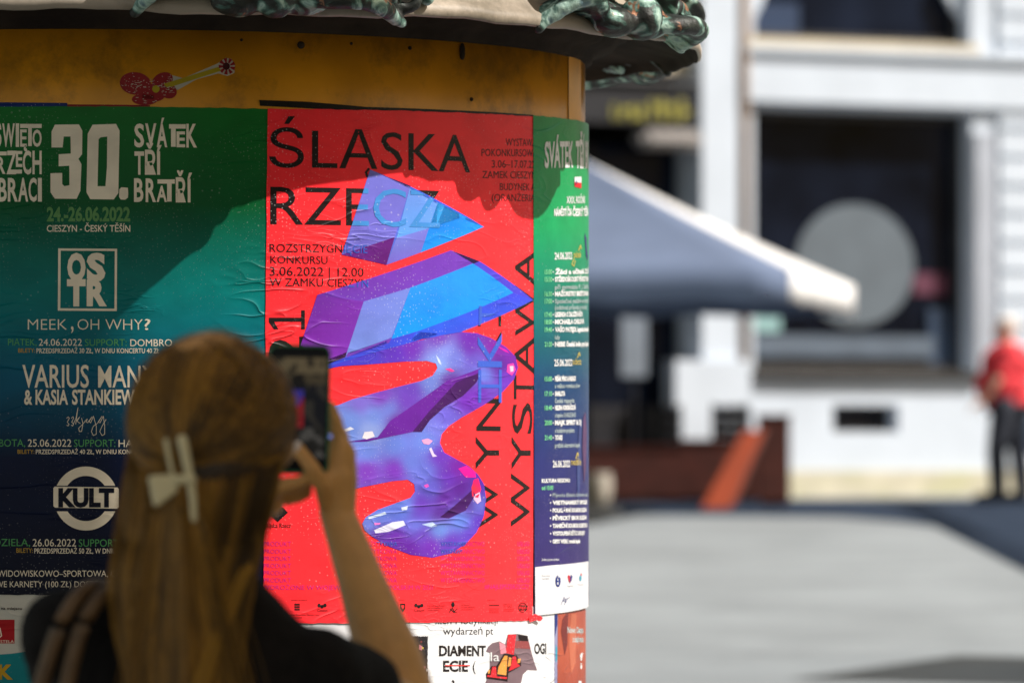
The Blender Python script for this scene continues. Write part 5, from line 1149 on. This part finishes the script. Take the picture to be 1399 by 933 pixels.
def chair():
    root = tag(empty('cafe_chair', (0, 0, 0)), 'dark steel cafe chair standing in the shade behind the red planters', 'chair', 'dark chairs on the terrace')
    bm = bmesh.new(); box(bm, (0, 0, .45), (.42, .42, .03)); obj('seat', bm, M_blk, root, False, .01)
    bm = bmesh.new()
    for k in range(4): box(bm, (0, .2, .55 + k * .11), (.42, .025, .104))
    obj('backrest', bm, M_blk, root)
    for sx in (-1, 1):
        bm = bmesh.new(); tube(bm, [(sx * .19, -.19, 0), (sx * .18, -.18, .45)], .014, 8); obj('leg', bm, M_blk, root); bm = bmesh.new(); tube(bm, [(sx * .19, .21, 0), (sx * .18, .19, .45), (sx * .18, .22, .95)], .014, 8); obj('leg', bm, M_blk, root)
    return root
ch0 = chair(); first = True
for px, Y, rz in ((842, 56.0, .4), (892, 55.5, -.5), (944, 55.7, 1.5), (1012, 55.9, 2.6), (780, 55.9, 1.2)):
    if first: o = ch0; first = False
    else:
        o = ch0.copy(); C.objects.link(o)
        for c in ch0.children: d = c.copy(); C.objects.link(d); d.parent = o
    p = at(px, 640, Y); o.location = (p.x, Y, gz(Y)); o.rotation_euler = (0, 0, rz)

# ---- passer-by in red
M_sk2 = mat('skin_tan', (.62, .36, .26), .55, .1, 20); M_redt = mat('red_jersey', (.72, .045, .06), .85, .12, 12, .004, 60); M_hair2 = mat('grey_hair', (.62, .55, .50), .8, .2, 30)
Yp = 55.3; pp = at(1377, 640, Yp); X0, G = pp.x, gz(Yp); V = Vector
man = tag(empty('person', (X0, Yp, G)), 'stout person in a red t-shirt and dark trousers standing by the wall at far right', 'person')
def mp_(x, y, z): return V((X0 + x * (1.3 if z < 1.5 else 1.1), Yp + y * 1.05, G + z * 1.04))
def mbody(bm, head=True, tor=True, g=0.):
    if tor:
        ball(bm, mp_(.0, 0, 1.28), (.25 + g, .16 + g, .22 + g)); ball(bm, mp_(-.035, 0, 1.08), (.27 + g, .18 + g, .21 + g)); ball(bm, mp_(.01, 0, .93), (.235 + g, .16 + g, .15 + g))
        for s in (-1, 1): ball(bm, mp_(s * .02 + .01, s * .175, 1.40), .075 + g)
        capsule(bm, mp_(.01, -.17, 1.41), mp_(.01, .17, 1.41), .075 + g, .075 + g)
bm = bmesh.new(); mbody(bm); capsule(bm, mp_(.01, 0, 1.42), mp_(-.01, 0, 1.52), .062, .058); ball(bm, mp_(-.02, 0, 1.615), (.098, .078, .118)); capsule(bm, mp_(-.105, 0, 1.61), mp_(-.122, 0, 1.585), .010, .016); ball(bm, mp_(-.085, 0, 1.535), (.03, .03, .02))
capsule(bm, mp_(-.108, 0, 1.555), mp_(-.108, 0, 1.55), .014, .014)
for s in (-1, 1): ball(bm, mp_(-.09, s * .03, 1.64), (.014, .018, .01)); ball(bm, mp_(.0, s * .08, 1.61), (.02, .008, .03))
for s, el, wr in ((-1, (-.10, -.24, 1.13), (-.19, -.22, .96)), (1, (.03, .24, 1.12), (-.06, .22, .92))):
    chain(bm, [(mp_(.01, s * .19, 1.40), .056), (mp_(*el), .044), (mp_(*wr), .030)]); w3 = V(wr)
    capsule(bm, mp_(*w3), mp_(*(w3 + V((-.06, 0, -.05)))), .030, .032)
    for k in range(4): chain(bm, [(mp_(*(w3 + V((-.07, (k - 1.5) * .02, -.05)))), .010), (mp_(*(w3 + V((-.11, (k - 1.5) * .021, -.09)))), .009), (mp_(*(w3 + V((-.11, (k - 1.5) * .021, -.125)))), .008)])
    chain(bm, [(mp_(*(w3 + V((-.03, -s * .03, -.04)))), .012), (mp_(*(w3 + V((-.075, -s * .055, -.07)))), .010)])
for s in (-1, 1): chain(bm, [(mp_(.02 + s * .05, s * .09, .90), .11), (mp_(s * .09, s * .10, .48), .07), (mp_(.02 + s * .10, s * .10, .10), .046)]); capsule(bm, mp_(.03 + s * .10, s * .10, .05), mp_(-.12 + s * .10, s * .11, .04), .045, .035)
remesh(bm, .008, 'body', M_sk2, man, 4)
bm = bmesh.new(); mbody(bm, g=.014)
for s, el in ((-1, (-.10, -.24, 1.13)), (1, (.03, .24, 1.12))): a_ = mp_(.01, s * .19, 1.40); b_ = mp_(*el); chain(bm, [(a_, .072), (a_.lerp(b_, .7), .066)])
remesh(bm, .010, 'tshirt', M_redt, man, 4)
bm = bmesh.new(); ball(bm, mp_(.015, 0, .90), (.245, .172, .13))
for s in (-1, 1): chain(bm, [(mp_(.02 + s * .05, s * .09, .88), .135), (mp_(s * .09, s * .10, .48), .10), (mp_(.02 + s * .10, s * .10, .09), .082)])
remesh(bm, .010, 'trousers', M_trous, man, 4)
for s in (-1, 1):
    bm = bmesh.new(); capsule(bm, mp_(.03 + s * .10, s * .10, .055), mp_(-.13 + s * .10, s * .11, .045), .055, .045); remesh(bm, .008, 'shoe', M_blk, man, 3)
bm = bmesh.new(); ball(bm, mp_(.005, 0, 1.645), (.100, .086, .105)); b_ = bm
for v in bm.verts:
    if v.co.x < X0 - .045 and v.co.z < G + 1.70: v.co.x = X0 - .045
    if v.co.z < G + 1.58: v.co.z = G + 1.58
obj('hair', bm, M_hair2, man, True)
for s in (-1, 1):
    bm = bmesh.new(); ball(bm, mp_(-.098, s * .030, 1.622), .011, None, 12); obj('eye', bm, mat('eye_white', (.7, .68, .65), .2, .05, 10), man, True)
bagp = mp_(.22, -.24, .62); bag2 = tag(empty('shopping_bag', bagp), 'pale blue bag hanging beside the person in red at the right edge', 'bag')
bm = bmesh.new(); box(bm, bagp, (.26, .10, .34)); obj('sack', bm, mat('pale_blue_bag', (.22, .32, .48), .7, .1, 5), bag2, True, .03)
bm = bmesh.new(); tube(bm, [bagp + V((-.08, 0, .16)), bagp + V((-.05, .03, .36)), bagp + V((0, .05, .72)), bagp + V((.03, .03, .36)), bagp + V((.08, 0, .16))], .008, 8); obj('handle', bm, M_pole, bag2, True)

# ---- unseen shade casters added right of the view: a house block, a second parasol
sh = tag(empty('added_shade_house', (5.2, 5.6, 0)), 'unseen ochre house added close on the right to shade the near square', 'house')
XH0 = 2.93; _t = (XH0 - XC - math.sin(R(6.5))) / math.sin(SUN_AZ); YH1 = YC - math.cos(R(6.5)) - math.cos(SUN_AZ) * _t
M_bounce = mat('warm_bounce_render', (.78, .60, .36), .85, .1, 1.5, .004, 12)  # pale warm wall of the added house, bouncing light onto the woman
foot = [(XH0, YH1), (XH0, 3.4), (7.5, 3.4), (7.5, YH1 - (7.5 - XH0) / math.tan(SUN_AZ))]  # footprint cut along the sun line to place its shadow edge
bm = bmesh.new(); f0 = [bm.verts.new((x, y, 0)) for x, y in foot]; f1 = [bm.verts.new((x, y, 6.2)) for x, y in foot]; bm.faces.new(f0); bm.faces.new(f1[::-1])
for i in range(4): bm.faces.new((f0[i], f1[i], f1[(i + 1) % 4], f0[(i + 1) % 4]))
bmesh.ops.recalc_face_normals(bm, faces=bm.faces); obj('wall', bm, M_bounce, sh)
bm = bmesh.new(); f0 = [bm.verts.new((x, y, 6.202)) for x, y in foot]; tp = bm.verts.new((5.2, 5.6, 7.4)); bm.faces.new(f0)
for i in range(4): bm.faces.new((f0[i], f0[(i + 1) % 4], tp))
bmesh.ops.recalc_face_normals(bm, faces=bm.faces); obj('roof', bm, M_tile, sh)
for yy in (4.6, 7.4):
    for zz in (.9, 3.6):
        bm = bmesh.new()
        for a_, b_ in (((XH0 - .03, yy, zz), (.10, 1.3, .1)), ((XH0 - .03, yy, zz + 2.0), (.10, 1.3, .1)), ((XH0 - .03, yy - .6, zz + 1), (.08, .1, 1.9)), ((XH0 - .03, yy + .6, zz + 1), (.08, .1, 1.9)), ((XH0 - .03, yy, zz + 1), (.06, .06, 1.9))): box(bm, a_, b_)
        wn = obj('window', bm, M_white, sh); bm = bmesh.new(); box(bm, (XH0 - .012, yy, zz + 1), (.02, 1.1, 1.9)); obj('pane', bm, M_dgl, wn)
gp = gnd(1395, 917); t_ = 2.75 / sv.z; pl = gp + sv * t_; pl.z = gz(pl.y)
parasol(pl, 1.6, 2.45, 3.1, R(20), .2, 'blue grey parasol added unseen on the right to shade the paving')
